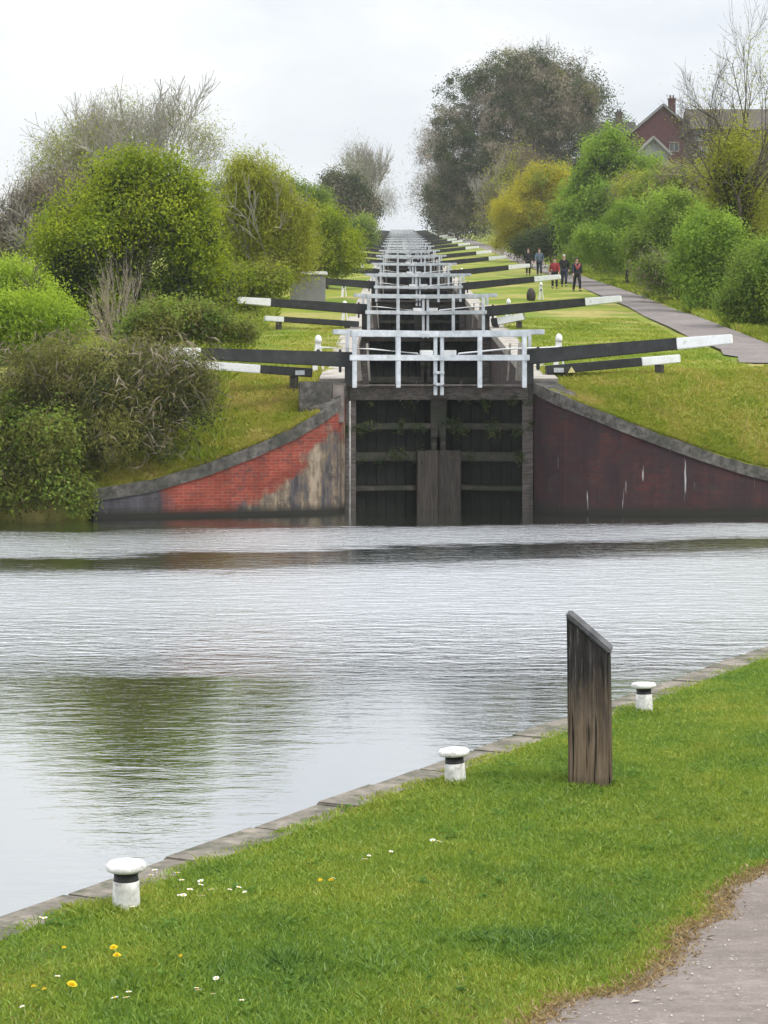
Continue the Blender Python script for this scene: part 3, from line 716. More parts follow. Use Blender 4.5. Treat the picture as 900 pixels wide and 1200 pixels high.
# ------------------------------------------------------------------ lock gates
def leaf(s, first, tipz, inz, tipu, white):
    r = empty('lock_gate', (0,0,0))
    heel = Vector((s*2.16, .0, 0)); mit = Vector((s*.035, .72, 0)); d = (mit-heel).normalized(); f = Vector((d.y,-d.x,0))
    if f.y > 0: f = -f                                     # downstream side
    def P(k, off, z): v = heel+(mit-heel)*k+f*off; return Vector((v.x, v.y, z))
    dep = -3.4 if first else -2.3
    # frame
    bm = B()
    beam(bm, P(.03,.0,dep), P(.03,.0,-.12), .26, .24, up=(0,1,0))
    beam(bm, P(.0,.02,-.30), P(1,.02,-.30), .30, .30)
    build('top_beam', bm, M['gaterail'], r, bevel=.015)
    for z, h in ((-1.08,.15),(-1.80,.22),(-2.55,.12)):
        if z > dep+.3:
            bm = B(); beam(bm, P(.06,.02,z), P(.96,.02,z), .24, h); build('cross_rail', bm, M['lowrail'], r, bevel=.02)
    bm = B(); beam(bm, P(.985,.03,dep), P(.985,.03,.02), .24, .20, up=(0,1,0))
    beam(bm, P(.955,.10,-1.35), P(.955,.16,-.42), .16, .16, .24, .20, up=(0,1,0))
    build('mitre_post', bm, M['lowrail'], r, bevel=.015)
    bm = B()
    for k in range(9): beam(bm, P((k+.5)/9,-.14,dep), P((k+.5)/9,-.14,-.2), .05, .235, up=tuple(d))
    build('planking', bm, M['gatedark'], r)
    if first:
        bm = B(); beam(bm, P(.86,.20,-3.35), P(.86,.20,-1.66), .08, .54, up=tuple(d))
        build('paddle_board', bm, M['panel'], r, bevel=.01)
        # ferns and moss rooted on the rails
        lobes = []
        for k in range(26):
            z = random.choice((-.45,-.98,-.98,-1.05,-1.68,-1.7)); kk = random.random()**(1.4)*.9; p = P(kk, .12, z-random.uniform(0,.22))
            lobes.append((p.x, p.y, p.z, random.uniform(.05,.16), .05, random.uniform(.05,.18)))
        leaves('fern', lobes, 1500, .09, 3.5, M['ivy'], r, clump=14, csig=.05, droop=.5)
        bm = B()
        for k in range(2): beam(bm, P(.55+.2*k,.06,.02), P(.57+.2*k,.10,-.5), .05, .05)
        build('strap', bm, M['iron'], r)
    # footboard
    bm = B(); beam(bm, P(.02,.30,-.10), P(.985,.30,-.10), .34, .05); build('footboard', bm, M['gaterail'], r, bevel=.006)
    # hand railing
    pw = .18
    for k in (.015,.5):
        bm = B(); beam(bm, P(k,.42,-.16), P(k,.42,1.05), .11, pw, up=(0,1,0))
        build('railing_post', bm, M['rail'], r, bevel=.012)
    bm = B(); beam(bm, P(.99,.42,-.34), P(.99,.42,1.05), .09, .12, up=(0,1,0)); build('railing_post', bm, M['rail'], r, bevel=.012)
    bm = B(); beam(bm, P(-.03,.42,1.115), P(1.0,.42,1.115), .12, .15); build('top_rail', bm, M['rail'], r, bevel=.012)
    bm = B(); beam(bm, P(-.05,.50,.55), P(1.0,.50,.55), .05, .135); build('middle_rail', bm, M['rail'], r, bevel=.008)
    # rear handrail on the upstream side of the walkway
    bm = B(); beam(bm, P(-.10,-.45,1.17), P(.97,-.45,1.15), .08,.12); build('rear_rail', bm, M['rail'], r, bevel=.01)
    for k in (.06,.62):
        bm = B(); beam(bm, P(k,-.45,-.1), P(k,-.45,1.15), .08,.09, up=(0,1,0)); build('rear_post', bm, M['rail'], r, bevel=.01)
    if first:
        for z in (.20, -.08):
            bm = B(); beam(bm, P(.90,.50,z), P(1.0,.50,z), .07, .07); build('collar', bm, M['rail'], r, bevel=.015)
    # paddle gear rod, stand
    bm = B(); beam(bm, P(.16,-.25,0), P(.13,-.25,.92), .16, .20, .12, .12, up=(0,1,0)); beam(bm, P(.28,-.25,0), P(.25,-.25,.9), .05, .06, up=(0,1,0))
    build('gear_stand', bm, M['palestone'], r, bevel=.012)
    bm = B(); tube(bm, [P(-.30,-.1,.80), P(.3,-.2,.76), P(.82,-.25,.66), P(.84,-.25,.56)], [.02]*4, 6); build('gear_rod', bm, M['whitepaint'], r, smooth=True)
    bm = B(); beam(bm, P(.86,-.3,.62), P(1.0,-.3,.62), .10, .24); build('gear_case', bm, M['whitepaint'], r, bevel=.01)
    # balance beam
    hl = Vector((s*2.02, .02, inz)); tip = Vector((s*tipu, -.327/.945*(tipu-2.16), tipz))
    wp = tip+(hl-tip)*white
    br = B(); beam(br, hl, wp, .33, .36, .29, .27); bb = build('balance_beam', br, M['blackpaint'], r, bevel=.02)
    bw = B(); beam(bw, wp, tip, .292, .272, .26, .22); build('painted_end', bw, M['whitepaint'], bb, bevel=.018)
    bm = B(); beam(bm, (s*2.1,0,-.1), (s*2.1,0,inz-.1), .26, .26, up=(0,1,0)); beam(bm, (s*2.34,-.02,inz-.3), (s*2.34,-.02,inz+.25), .06, .40, up=(0,1,0)); build('heel_post', bm, M['blackpaint'], r, bevel=.015)
    return r
protoA = {1: leaf(1, True, .97, .56, 6.68, .255), -1: leaf(-1, True, .66, .50, 6.25, .16)}
protoB = {1: leaf(1, False, .98, .58, 6.65, .25), -1: leaf(-1, False, .93, .66, 6.45, .24)}
for o in bpy.data.objects:
    if o.parent: KIDS.setdefault(o.parent.name, []).append(o)
for o in bpy.data.objects: KIDS.setdefault(o.name, [])
words = ['first','second','third','fourth','fifth','sixth','seventh','eighth','ninth','tenth','eleventh','twelfth','thirteenth','fourteenth','fifteenth','sixteenth','seventeenth','eighteenth']
for i, Y in enumerate(GY):
    for s in (1,-1):
        o = protoA[s] if i == 0 else (protoB[s] if i == 1 else copy_tree(protoB[s]))
        o.location = (Xc(Y), Y, g(Y))
        side = 'right' if s > 0 else 'left'
        if i == 0: lab = f'{side} leaf of the nearest lock gates, dark mossy timber under a white railing'
        elif i < 10: lab = f'{side} leaf of the {words[i]} pair of white railed gates counted up from the basin'
        else: lab = f'{side} leaf of the tiny {words[i]} pair of gates, high up the flight'
        tag(o, lab, 'lock gate', 'lock gates up the flight')
        if i > 1:
            o.rotation_euler = (0, 0, R(random.uniform(-1.5,1.5)))
# low black and white beams lying beneath the balance beams
def lowbeam(p0, p1, white, label, h=.23):
    p0, p1 = Vector(p0), Vector(p1)
    r = empty('low_beam', p0, label, 'beam', 'low beams beneath the balance beams')
    v = p1-p0; w = v*(1-white)
    bm = B(); beam(bm, (0,0,0), w, .26, h, .26, h*.92); build('timber', bm, M['blackpaint'], r, bevel=.016)
    bm = B(); beam(bm, w, v, .262, h*.925, .25, h*.85); build('painted_end', bm, M['whitepaint'], r, bevel=.014)
    bm = B()
    for k in (.12,.85):
        c = v*k; gz = H(p0.x+c.x, p0.y+c.y)-p0.z-.15
        if c.z-h/2 > gz: beam(bm, (c.x,c.y,gz), (c.x,c.y,c.z-h*.5+.004), .2, .2, up=(0,1,0))
    if len(bm.verts): build('support', bm, M['gatewood'], r)
    else: bm.free()
a, b = W(640,434,53.2), W(796,420,53.6)
lowbeam(a, b, .29, 'short black and white beam under the nearest right balance beam')
a, b = W(366,437,52.4), W(186,424,52.2)
lowbeam(a, b, .66, 'short black and white beam under the nearest left balance beam', .22)
a, b = W(420,380,75.5), W(310,373,74.8)
lowbeam(a, b, .2, 'thin low black beam with white tip under the second left balance beam', .2)
a, b = W(577,378,76), W(614,371,75.5)
lowbeam(a, b, .8, 'stubby pale ended low beam under the second right balance beam', .28)
M['plate'] = simple('label_plate', (.35,.37,.4), (.5,.52,.55), 8, .5); M['warn'] = simple('warning_plate', (.55,.5,.2), (.65,.6,.3), 8, .5)
for o in [o for o in bpy.data.objects if o.name.startswith('low_beam')]:
    if abs(o.location.y-53.2) < .05 or abs(o.location.y-52.4) < .05:
        sg = 1 if o.location.x > 2 else -1
        bm = B(); box(bm, (sg*.18, -.152, -.05), (sg*.42, -.1, .06)); build('label_plate', bm, M['plate'], o)
        if sg > 0:
            bm = B(); f = [bm.verts.new(p) for p in ((.52,-.146,-.06),(.70,-.146,-.05),(.61,-.146,.09))]; bk = [bm.verts.new((v.co.x,-.1,v.co.z)) for v in f]
            bm.faces.new(f); bm.faces.new(bk)
            for k in range(3): bm.faces.new((f[k], f[(k+1)%3], bk[(k+1)%3], bk[k]))
            build('warning_plate', bm, M['warn'], o)
# small white ground paddle stands beside the gates
def stand(px_, py_, Y, sc, lab):
    p = W(px_, py_, Y); p.z = H(p.x, Y)-.02
    r = empty('paddle_stand', p, lab, 'paddle gear', 'paddle gear stands beside the locks')
    bm = B(); beam(bm, (-.09,0,0), (-.02,0,.78), .14, .13, .10, .10, up=(0,1,0)); beam(bm, (.13,0,0), (.03,0,.78), .05, .07, up=(0,1,0)); build('stand_frame', bm, M['whitepaint'], r, bevel=.01)
    bm = B(); lathe(bm, [(.03,.74),(.085,.76),(.09,.84),(.06,.92),(.02,.95)], 14); build('gear_cap', bm, M['whitepaint'], r, smooth=True)
    bm = B(); tube(bm, [(.0,-.1,.55),(0,.12,.55)], [.045,.045], 10); build('spindle', bm, M['iron'], r)
    r.scale = (sc,)*3
stand(655,420,54.5,1.0,'white paddle stand beyond the nearest right balance beam')
stand(373,420,54.5,1.0,'white paddle stand beyond the nearest left balance beam')
stand(596,385,79,.95,'white paddle stand by the second gates on the right bank')
stand(634,345,103,.9,'small white paddle stand past the tip of the third right beam')
stand(403,345,105,.95,'white paddle stand by the third gates on the left bank')
stand(541,345,130,.9,'white paddle stand by the fourth gates on the right bank')
stand(425,310,157,.9,'distant white paddle stand left of the fifth gates')
stand(404,385,79,.95,'white paddle stand by the second gates on the left bank')
# grey cabinet with pale lid on the left bank
p = W(362,340,100); p.z = H(p.x,100)-.05
r = empty('grey_cabinet', p, 'grey cabinet with a pale lid among bushes on the left bank', 'cabinet')
bm = B(); box(bm, (-.85,-.4,0), (.75,.5,1.25)); build('cabinet_body', bm, M['rendergrey'], r, bevel=.02)
bm = B(); box(bm, (-.75,-.46,1.253), (.85,.56,1.40)); build('lid', bm, M['whitepaint'], r, bevel=.02)
# dark round tyre-like fender under third right beam
p = W(622,340,101); r = empty('round_stone', (p.x,101,H(p.x,101)-.02), 'dark rounded stone under the third right balance beam', 'stone')
bm = B(); bmesh.ops.create_icosphere(bm, subdivisions=3, radius=.27, matrix=Matrix.Diagonal((.8,.7,1.3,1)))
for v in bm.verts: v.co *= 1+.08*math.sin(v.co.x*9+v.co.z*5)
for v in bm.verts: v.co.z += .3
build('stone', bm, M['gatewood'], r, smooth=True)
# ------------------------------------------------------------------ people on the towpath
def skin(name, chain, m, parent, sub=2):
    # chain: dict name->(pos, radius), edges
    pts, edges, root = chain
    me = bpy.data.meshes.new(name); keys = list(pts)
    me.from_pydata([pts[k][0] for k in keys], [(keys.index(a), keys.index(b)) for a, b in edges], [])
    o = bpy.data.objects.new(name, me); C.objects.link(o)
    md = o.modifiers.new('s', 'SKIN'); 
    if not me.skin_vertices: me.attributes
    sv = me.skin_vertices[0].data if me.skin_vertices else None
    if sv is None:
        bm = bmesh.new(); bm.from_mesh(me); bm.verts.layers.skin.verify(); bm.to_mesh(me); bm.free(); sv = me.skin_vertices[0].data
    for i, k in enumerate(keys):
        rr = pts[k][1]; sv[i].radius = rr if isinstance(rr, tuple) else (rr, rr); sv[i].use_root = (k == root)
    md.use_smooth_shade = True
    md2 = o.modifiers.new('u', 'SUBSURF'); md2.levels = sub; md2.render_levels = sub
    dg = bpy.context.evaluated_depsgraph_get(); dg.update()
    new = bpy.data.meshes.new_from_object(o.evaluated_get(dg))
    bpy.data.objects.remove(o); new.name = name
    return link(name, new, m, parent)
def flat(name, c, rough=.8): return simple(name, tuple(x*.8 for x in c), tuple(min(1,x*1.15) for x in c), 9, rough)
M['skin'] = flat('skin', (.50,.33,.26), .55); M['navy'] = flat('navy_cloth', (.018,.022,.045)); M['black'] = flat('black_cloth', (.012,.012,.014))
M['red'] = flat('red_cloth', (.26,.025,.03)); M['pink'] = flat('coral_cloth', (.40,.10,.09)); M['bluegrey'] = flat('bluegrey_cloth', (.09,.12,.17)); M['hairb'] = flat('hair_brown', (.06,.035,.02)); M['hairw'] = flat('hair_grey', (.4,.38,.36)); M['shoe'] = flat('shoe', (.02,.018,.016))
def person(px_, foot, Y, h, top, bottom, hair, label, step=.5, face=-1, accent=None, yaw=0, pack=None):
    p = W(px_, foot, Y); p.z = H(p.x, Y)+.05
    r = empty('person', p, label, 'person', 'walkers on the towpath', rz=yaw)
    k = h/1.72; y = face
    J = {'pel':((0,0,.95),.13),'wst':((0,0,1.08),(.125,.09)),'chs':((0,.01,1.28),(.165,.105)),'nck':((0,.0,1.46),.055),'hd0':((0,y*.02,1.54),.07),'hd1':((0,y*.02,1.62),(.078,.095)),'hd2':((0,y*.01,1.70),(.065,.08))}
    for s in (1,-1):
        st = step*s*.35
        J.update({f'hip{s}':((s*.09,0,.90),.10),f'kne{s}':((s*.10,y*(st*.5+.06),.50),.06),f'ank{s}':((s*.10,y*(st-.02),.09),.042),f'toe{s}':((s*.11,y*(st+.14),.035),.036),
            f'sho{s}':((s*.19,0,1.41),.06),f'elb{s}':((s*.25,-y*st*.35,1.13),.043),f'wri{s}':((s*.26,y*(.12-st*.5),.90),.03)})
    E = [('pel','wst'),('wst','chs'),('chs','nck'),('nck','hd0'),('hd0','hd1'),('hd1','hd2')]
    for s in (1,-1): E += [('pel',f'hip{s}'),(f'hip{s}',f'kne{s}'),(f'kne{s}',f'ank{s}'),(f'ank{s}',f'toe{s}'),('chs',f'sho{s}'),(f'sho{s}',f'elb{s}'),(f'elb{s}',f'wri{s}')]
    def sub(keys, add, ren=None): 
        pts = {q: (J[q][0], (J[q][1][0]+add, J[q][1][1]+add) if isinstance(J[q][1], tuple) else J[q][1]+add) for q in keys}
        return pts
    body = skin('body', (sub(J, 0), E, 'pel'), M['skin'], r)
    ck = ['pel','wst','chs']+[f'{a}{s}' for a in ('sho','elb','wri') for s in (1,-1)]
    ce = [e for e in E if e[0] in ck and e[1] in ck]
    cp = sub(ck, .028)
    for s in (1,-1):
        a, b = Vector(J[f'elb{s}'][0]), Vector(J[f'wri{s}'][0]); cp[f'wri{s}'] = (tuple(a.lerp(b,.9)), .042)
    cp['pel'] = ((0,0,.90), (.17,.13)); cp['nk2'] = ((0,0,1.42), .07); ce.append(('chs','nk2'))
    skin('jacket', (cp, ce, 'pel'), M[top], r)
    tk = ['pel']+[f'{a}{s}' for a in ('hip','kne','ank') for s in (1,-1)]
    te = [e for e in E if e[0] in tk and e[1] in tk]
    skin('trousers', (sub(tk, .022), te, 'pel'), M[bottom], r)
    for s in (1,-1):
        bm = B()
        a = Vector(J[f'ank{s}'][0]); t = Vector(J[f'toe{s}'][0]); beam(bm, (a.x,a.y-y*.06,.04), (t.x,t.y+y*.03,.035), .10, .085, .085, .06)
        build('shoe', bm, M['shoe'], r, bevel=.02)
    for s in (1,-1):
        bm = B()
        w = Vector(J[f'wri{s}'][0]); fw = Vector((0,y*.25,-1)).normalized()
        tube(bm, [w-fw*.01, w+fw*.05, w+fw*.085], [.028,.036,.034], 8)
        for f in range(4):
            o = Vector((0, (f-1.5)*.019, 0)); l = (.07,.08,.075,.055)[f]
            tube(bm, [w+fw*.075+o, w+fw*(.075+l*.5)+o*1.05, w+fw*(.075+l*.9)+o+Vector((-s*.018,0,0))], [.0095,.0085,.006], 6)
        tube(bm, [w+fw*.03+Vector((0,y*.025,0)), w+fw*.06+Vector((-s*.01,y*.05,0)), w+fw*.085+Vector((-s*.02,y*.055,0))], [.012,.010,.007], 6)
        build('hand', bm, M['skin'], r, smooth=True)
    bm = B(); bmesh.ops.create_icosphere(bm, subdivisions=3, radius=.1, matrix=Matrix.Translation((0,-y*.012,1.675))@Matrix.Diagonal((.98,1.15,1.15,1)))
    bmesh.ops.delete(bm, geom=[v for v in bm.verts if (v.co.y*y > .035 and v.co.z < 1.70) or v.co.z < 1.58], context='VERTS')
    build('hair', bm, M[hair], r, smooth=True)
    bm = B()      # face: nose, eyes, mouth, ears
    beam(bm, (0,y*.105,1.655), (0,y*.128,1.615), .018, .02, .03, .02); build('nose', bm, M['skin'], r, bevel=.005)
    bm = B()
    for s in (1,-1): bmesh.ops.create_icosphere(bm, subdivisions=1, radius=.011, matrix=Matrix.Translation((s*.032,y*.098,1.655)))
    beam(bm, (-.022,y*.10,1.578), (.022,y*.10,1.578), .01, .008); build('eyes_and_mouth', bm, M['hairb'], r)
    if accent:
        bm = B(); tube(bm, [(-.13,y*.10,1.44),(-.06,y*.145,1.28),(0,y*.15,1.12)], [.045,.05,.04], 8); tube(bm, [(.13,y*.10,1.44),(.06,y*.145,1.28),(0,y*.15,1.12)], [.045,.05,.04], 8)
        build('scarf', bm, M[accent], r, smooth=True)
    r.scale = (k,)*3
person(676,342,114,1.72,'navy','black','hairb','walker on the towpath in dark clothes with a coral top, rightmost of the group',.8,accent='pink',yaw=.2)
person(661,338,119,1.70,'black','navy','hairw','grey haired walker in black between the red jacket and the coral top',.4)
person(650,341,116,1.60,'red','black','hairb','walker in a red jacket and black trousers left in the group of three',-.5,yaw=-.2)
person(632,324,143,1.74,'bluegrey','navy','hairb','distant walker in a blue grey coat, right one of the far pair',.5)
person(619,324,145,1.74,'black','black','hairb','distant walker all in black, left one of the far pair',-.4)
# ------------------------------------------------------------------ houses on the ridge
def house(name, px0, px1, eave, base, Y, depth, m, rm, label, ridge=None, gable=True, chim=None, wins=()):
    a, b = W(px0, base, Y), W(px1, base, Y); w = (b.x-a.x); cx = (a.x+b.x)/2; ez = W(0, eave, Y).z; bz = H(cx, Y)-1.5
    rz = W(0, ridge, Y).z
    r = empty(name, (cx, Y, bz), label, 'house')
    h = ez-bz; rh = rz-bz
    bm = B()
    if gable:
        prof = [(-w/2,0),(w/2,0),(w/2,h),(0,rh-.12),(-w/2,h)]
        f = [bm.verts.new((x,0,z)) for x, z in prof]; bk = [bm.verts.new((x,depth,z)) for x, z in prof]
        bm.faces.new(f); bm.faces.new(bk[::-1])
        for k in range(5): bm.faces.new((f[k], bk[k], bk[(k+1)%5], f[(k+1)%5]))
    else:
        box(bm, (-w/2,0,0), (w/2,depth,h))
    build('wall', bm, m, r)
    bm = B()
    if gable:
        for s in (1,-1): beam(bm, (s*(w/2+.4), depth/2, h-.4*(rh-h)/(w/2)+.09), (0, depth/2, rh+.09), depth+.8, .18)
    else:
        o = .5
        vs = [bm.verts.new(v) for v in ((-w/2-o,-o,h),(w/2+o,-o,h),(w/2+o,depth+o,h),(-w/2-o,depth+o,h),(-w/2-o,depth/2,rh),(w/2+o,depth/2,rh))]
        for q in ((0,1,5,4),(2,3,4,5),(0,4,3),(1,2,5),(0,3,2,1)): bm.faces.new([vs[i] for i in q])
    rf = build('roof', bm, rm, r)
    if gable:
        bm = B()
        for s in (1,-1): beam(bm, (s*(w/2+.42), -.42, h-.42*(rh-h)/(w/2)-.02), (0, -.42, rh-.02), .06, .22)
        build('bargeboard', bm, M['rendergrey'], rf)
    if chim:
        bm = B(); cxp = (chim-450)*Y/F-cx; box(bm, (cxp-.45, depth*.3, rh-1.5), (cxp+.45, depth*.3+.9, rh+1.1)); box(bm, (cxp-.5, depth*.3-.05, rh+1.1), (cxp+.5, depth*.3+.95, rh+1.25))
        for k in (-.2,.2): lathe(bm, [(.12,rh+1.25),(.1,rh+1.7)], 10, (cxp+k, depth*.3+.45, 0))
        build('chimney', bm, m, rf)
    for (wx, wy, ww, wh) in wins:
        X0, Z0 = (wx-450)*Y/F-cx, W(0, wy, Y).z-bz
        bm = B()
        for (p0, p1) in (((-ww/2,-wh/2),(ww/2,-wh/2)),((-ww/2,wh/2),(ww/2,wh/2)),((-ww/2,-wh/2),(-ww/2,wh/2)),((ww/2,-wh/2),(ww/2,wh/2)),((0,-wh/2),(0,wh/2))):
            beam(bm, (X0+p0[0],-.04,Z0+p0[1]), (X0+p1[0],-.04,Z0+p1[1]), .07, .07, up=(0,1,0))
        wn = build('window', bm, M['palestone'], r)
        bm = B(); box(bm, (X0-ww/2,-.012,Z0-wh/2), (X0+ww/2,.02,Z0+wh/2)); build('pane', bm, M['glass'], wn)
    return r
house('brick_house', 743,811,152,215,285,9,M['brickH'],M['roof'],'red brick house with a gable end and chimney on the ridge',123,True,791,[(765,172,1.2,1.2),(790,172,1.2,1.2)])
house('dark_roofed_house', 692,744,160,215,300,8,M['brickH2'],M['roof'],'low house with a dark pitched roof left of the red gabled house',139,False,728,[(715,172,1.4,1.2)])
house('small_outbuilding', 748,783,178,200,262,4,M['rendergrey'],M['palestone'],'small pale outbuilding with a light gable in front of the red house',161,True,None,[(765,186,1.4,.9)])
house('long_house', 814,960,152,250,265,10,M['brickH2'],M['roof2'],'wide house with long brown tiled roof behind the bare tree',122,False,None,[(822,147+12,1.6,1.2),(822,178,1.6,1.2),(850,164,1.6,1.2),(885,164,1.6,1.2)])
# ------------------------------------------------------------------ vegetation
def PL(Y, *specs, thick=.8):        # lobes from photo outline measurements, placed at true distance with real depth
    out = []
    for (cx, cy, rx, ry) in specs:
        c = W(cx, cy, Y); k = Y/F; rr = (rx+ry)/2*k*thick
        out.append((c.x, c.y+random.uniform(-.5,.5)*rr, c.z, rx*k, rr, ry*k))
    return out
CF = dict(wander=.22, up=.10, kids=2, spread=(.35,.8), ratio=(.5,.72), rmin=.012, depth=3, prob=.7, trunk=.5)
def tree(name, px_, Y, lobes, label, layers, th=None, trad=.18, cfg=None, bark='bark', seed=1, stems=1, cat='tree', group=None, lean=.2, maxr=None, topy=None):
    x = (px_-450)*Y/F; z = H(x, Y)-.1
    if topy: th = W(0, topy, Y).z-z
    r = empty(name, (x, Y, z), label, cat, group)
    top = max(l[2]+l[5] for l in lobes)
    if th is None: th = (top-z)*.8
    if th > 0:
        skeleton('trunk', (0,0,0), th, trad, M[bark], r, dict(CF, **(cfg or {})), seed, stems, lean, maxr or max(abs(l[0]-x)+l[3]*.75 for l in lobes))
    for i, (nm, m, n, size, asp, kw) in enumerate(layers):
        lb = kw.pop('lobes', lobes)
        leaves(nm, lb, n, size, asp, M[m], r, (x, Y, z), **kw)
    return r
BARE = dict(depth=4, kids=2, wander=.20, up=.10, spread=(.3,.75), ratio=(.52,.74), prob=.72, rmin=.02, trunk=.42, steps=4)
# left bank
L1 = PL(72, (150,265,75,72),(95,300,60,55),(215,275,52,60),(190,225,50,42),(150,205,38,28),(75,330,42,38),(235,320,40,45),(120,350,60,40),(205,355,55,38))
tree('hawthorn_tree', 155, 72, L1, 'big round bright green tree left of the locks, behind the bare stems', [('crown','green',52000,.13,1.9,dict(clump=45,csig=.28,shell=.35)),('inner_shade_leaves','ivy',16000,.14,1.7,dict(clump=60,csig=.35,shell=.1,lobes=[(a,b,c-.5,d*.78,e*.8,f*.8) for a,b,c,d,e,f in L1]))], trad=.16, seed=4, stems=3)  # second layer: darker leaves paint the shade inside the crown
L2 = PL(125, (95,190,45,50),(150,165,45,50),(205,165,45,45),(240,185,22,38))
tree('bare_tree', 165, 125, L2, 'pale bare twiggy tree rising behind the big round green tree', [('twigs','greytwig',8000,.5,22,dict(clump=10,csig=.45,shell=.5,dirb=(0,0,.9))),('buds','olive',6500,.12,2,dict(clump=10,csig=.45,shell=.4))], topy=106, trad=.17, cfg=BARE, bark='barkgrey', seed=9, stems=3, lean=.5)
tree('bare_tree', 90, 128, PL(128,(80,200,42,50),(60,230,30,40),(115,175,38,40)), 'greenish bare tree at the left, with fine budding twigs against the sky', [('twigs','greytwig',9000,.45,16,dict(clump=12,csig=.4,shell=.3,dirb=(0,0,.9))),('buds','olive',6000,.14,2,dict(clump=12,csig=.4,shell=.5))], topy=125, trad=.12, cfg=BARE, bark='barkgrey', seed=19, stems=2, lean=.4)
tree('bare_thicket', 60, 110, PL(110,(45,270,60,50),(90,240,50,40),(10,290,45,50),(85,300,60,50)), 'brown leafless thicket at the far left behind the green tree', [('twigs','brown',30000,.32,9,dict(clump=20,csig=.35,shell=.1,dirb=(0,0,.7)))], topy=222, trad=.07, bark='barkgrey', cfg=BARE, seed=3, stems=4, lean=.5, cat='thicket')
tree('young_tree', 20, 68, PL(68,(25,345,40,35),(8,370,40,50),(60,380,38,30),(-40,350,60,60)), 'lime green shrubby tree at the left edge above the brambles', [('crown','nettle',16000,.13,2.4,dict(clump=35,csig=.22,shell=.3,upb=.2,dirb=(0,0,.6)))], trad=.06, seed=5, stems=3)
tree('willow_tree', 312, 96, PL(96,(300,240,35,48),(330,270,38,50),(285,290,38,50),(318,310,45,40),(345,300,25,42),(270,265,28,40)), 'yellow green willow with fine upright twigs between green tree and locks', [('crown','olive',46000,.13,2.2,dict(clump=40,csig=.28,shell=.3)),('twigs','olive',6000,.40,12,dict(clump=12,csig=.3,shell=.6,dirb=(0,0,1.2),lobes=PL(96,(290,230,34,46),(320,235,25,35),(335,260,30,30))))], trad=.09, cfg=dict(BARE, depth=3), bark='barkgrey', seed=6, stems=3, topy=196)
tree('far_shrub', 424, 212, PL(212,(424,272,14,20),(416,280,14,16),(432,280,9,12)), 'small dark shrub beside the upper locks on the left', [('crown','mid',7000,.22,1.8,dict(clump=40,csig=.3,shell=.3))], th=0, cat='shrub')
tree('green_shrub', 385, 118, PL(118,(385,285,30,30),(405,300,18,28),(365,300,24,34),(380,315,40,18),(390,262,18,20)), 'bright green shrub overhanging the left balance beams', [('crown','green',20000,.15,1.9,dict(clump=40,csig=.25,shell=.3))], trad=.08, seed=7, stems=2, cat='shrub')
tree('dark_shrub', 345, 160, PL(160,(350,245,25,28),(372,245,16,20),(325,232,20,18)), 'distant dark green shrub behind the willow', [('crown','mid',14000,.2,1.8,dict(clump=40,csig=.35,shell=.3))], trad=.1, seed=8)
tree('ivy_clad_tree', 408, 260, PL(260,(405,235,26,30),(392,225,14,22),(425,250,18,30),(410,265,32,25)), 'dull olive ivy covered tree left of the top of the flight', [('crown','ivy',14000,.32,1.7,dict(clump=40,csig=.5,shell=.3)),('twigs','brown',9000,.6,9,dict(clump=20,csig=.6,shell=.4))], trad=.25, seed=10)
tree('bare_tree', 432, 330, PL(330,(430,205,30,34),(445,235,18,28)), 'tall bare tree against the sky at the top left of the flight', [('twigs','greytwig',5000,1.1,30,dict(clump=12,csig=.9,shell=.4,dirb=(0,0,.7)))], topy=169, trad=.28, cfg=dict(BARE, rmin=.045), bark='barkgrey', seed=21, stems=2, lean=.35)
Lb = PL(49.2,(110,440,85,45),(165,450,75,50),(60,490,70,60),(200,440,55,42),(130,510,75,55),(40,550,60,55),(90,570,45,40),(215,470,38,30),(0,500,60,80),(-60,520,90,90),(60,560,50,45),(100,560,26,38),(10,575,55,40),(150,500,60,38),(205,462,46,36))
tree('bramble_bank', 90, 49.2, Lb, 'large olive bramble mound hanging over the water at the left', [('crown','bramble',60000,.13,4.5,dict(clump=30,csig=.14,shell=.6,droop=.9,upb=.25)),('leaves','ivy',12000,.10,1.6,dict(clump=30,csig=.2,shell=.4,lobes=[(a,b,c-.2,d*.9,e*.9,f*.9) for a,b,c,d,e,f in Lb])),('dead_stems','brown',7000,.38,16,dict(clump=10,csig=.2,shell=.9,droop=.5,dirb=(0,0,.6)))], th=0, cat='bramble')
tree('ivy_bush', 20, 48.9, PL(48.9,(20,520,35,50),(15,575,35,35),(55,560,25,30),(-40,540,60,70)), 'dark leafy bush at the water edge in the left corner', [('crown','mid',14000,.10,1.5,dict(clump=30,csig=.12,shell=.5))], th=0, cat='bush')
tree('scrub_patch', 250, 57, PL(57,(245,385,32,22),(285,392,20,12),(205,380,45,25),(175,395,30,20)), 'rough dark scrub behind the ends of the left balance beams', [('crown','bramble',15000,.12,3.5,dict(clump=30,csig=.15,shell=.3,droop=.4)),('leaves','mid',8000,.10,1.6,dict(clump=30,csig=.15,shell=.4))], th=0, cat='scrub')
tree('verge_bush', 290, 84, PL(84,(290,340,25,25),(262,355,30,30),(318,335,20,22)), 'soft green bush right of the big green tree, by the beam tips', [('crown','green',11000,.12,2,dict(clump=30,csig=.2,shell=.3)),('leaves','bramble',6000,.14,3,dict(clump=30,csig=.2,shell=.4))], th=0, cat='bush')
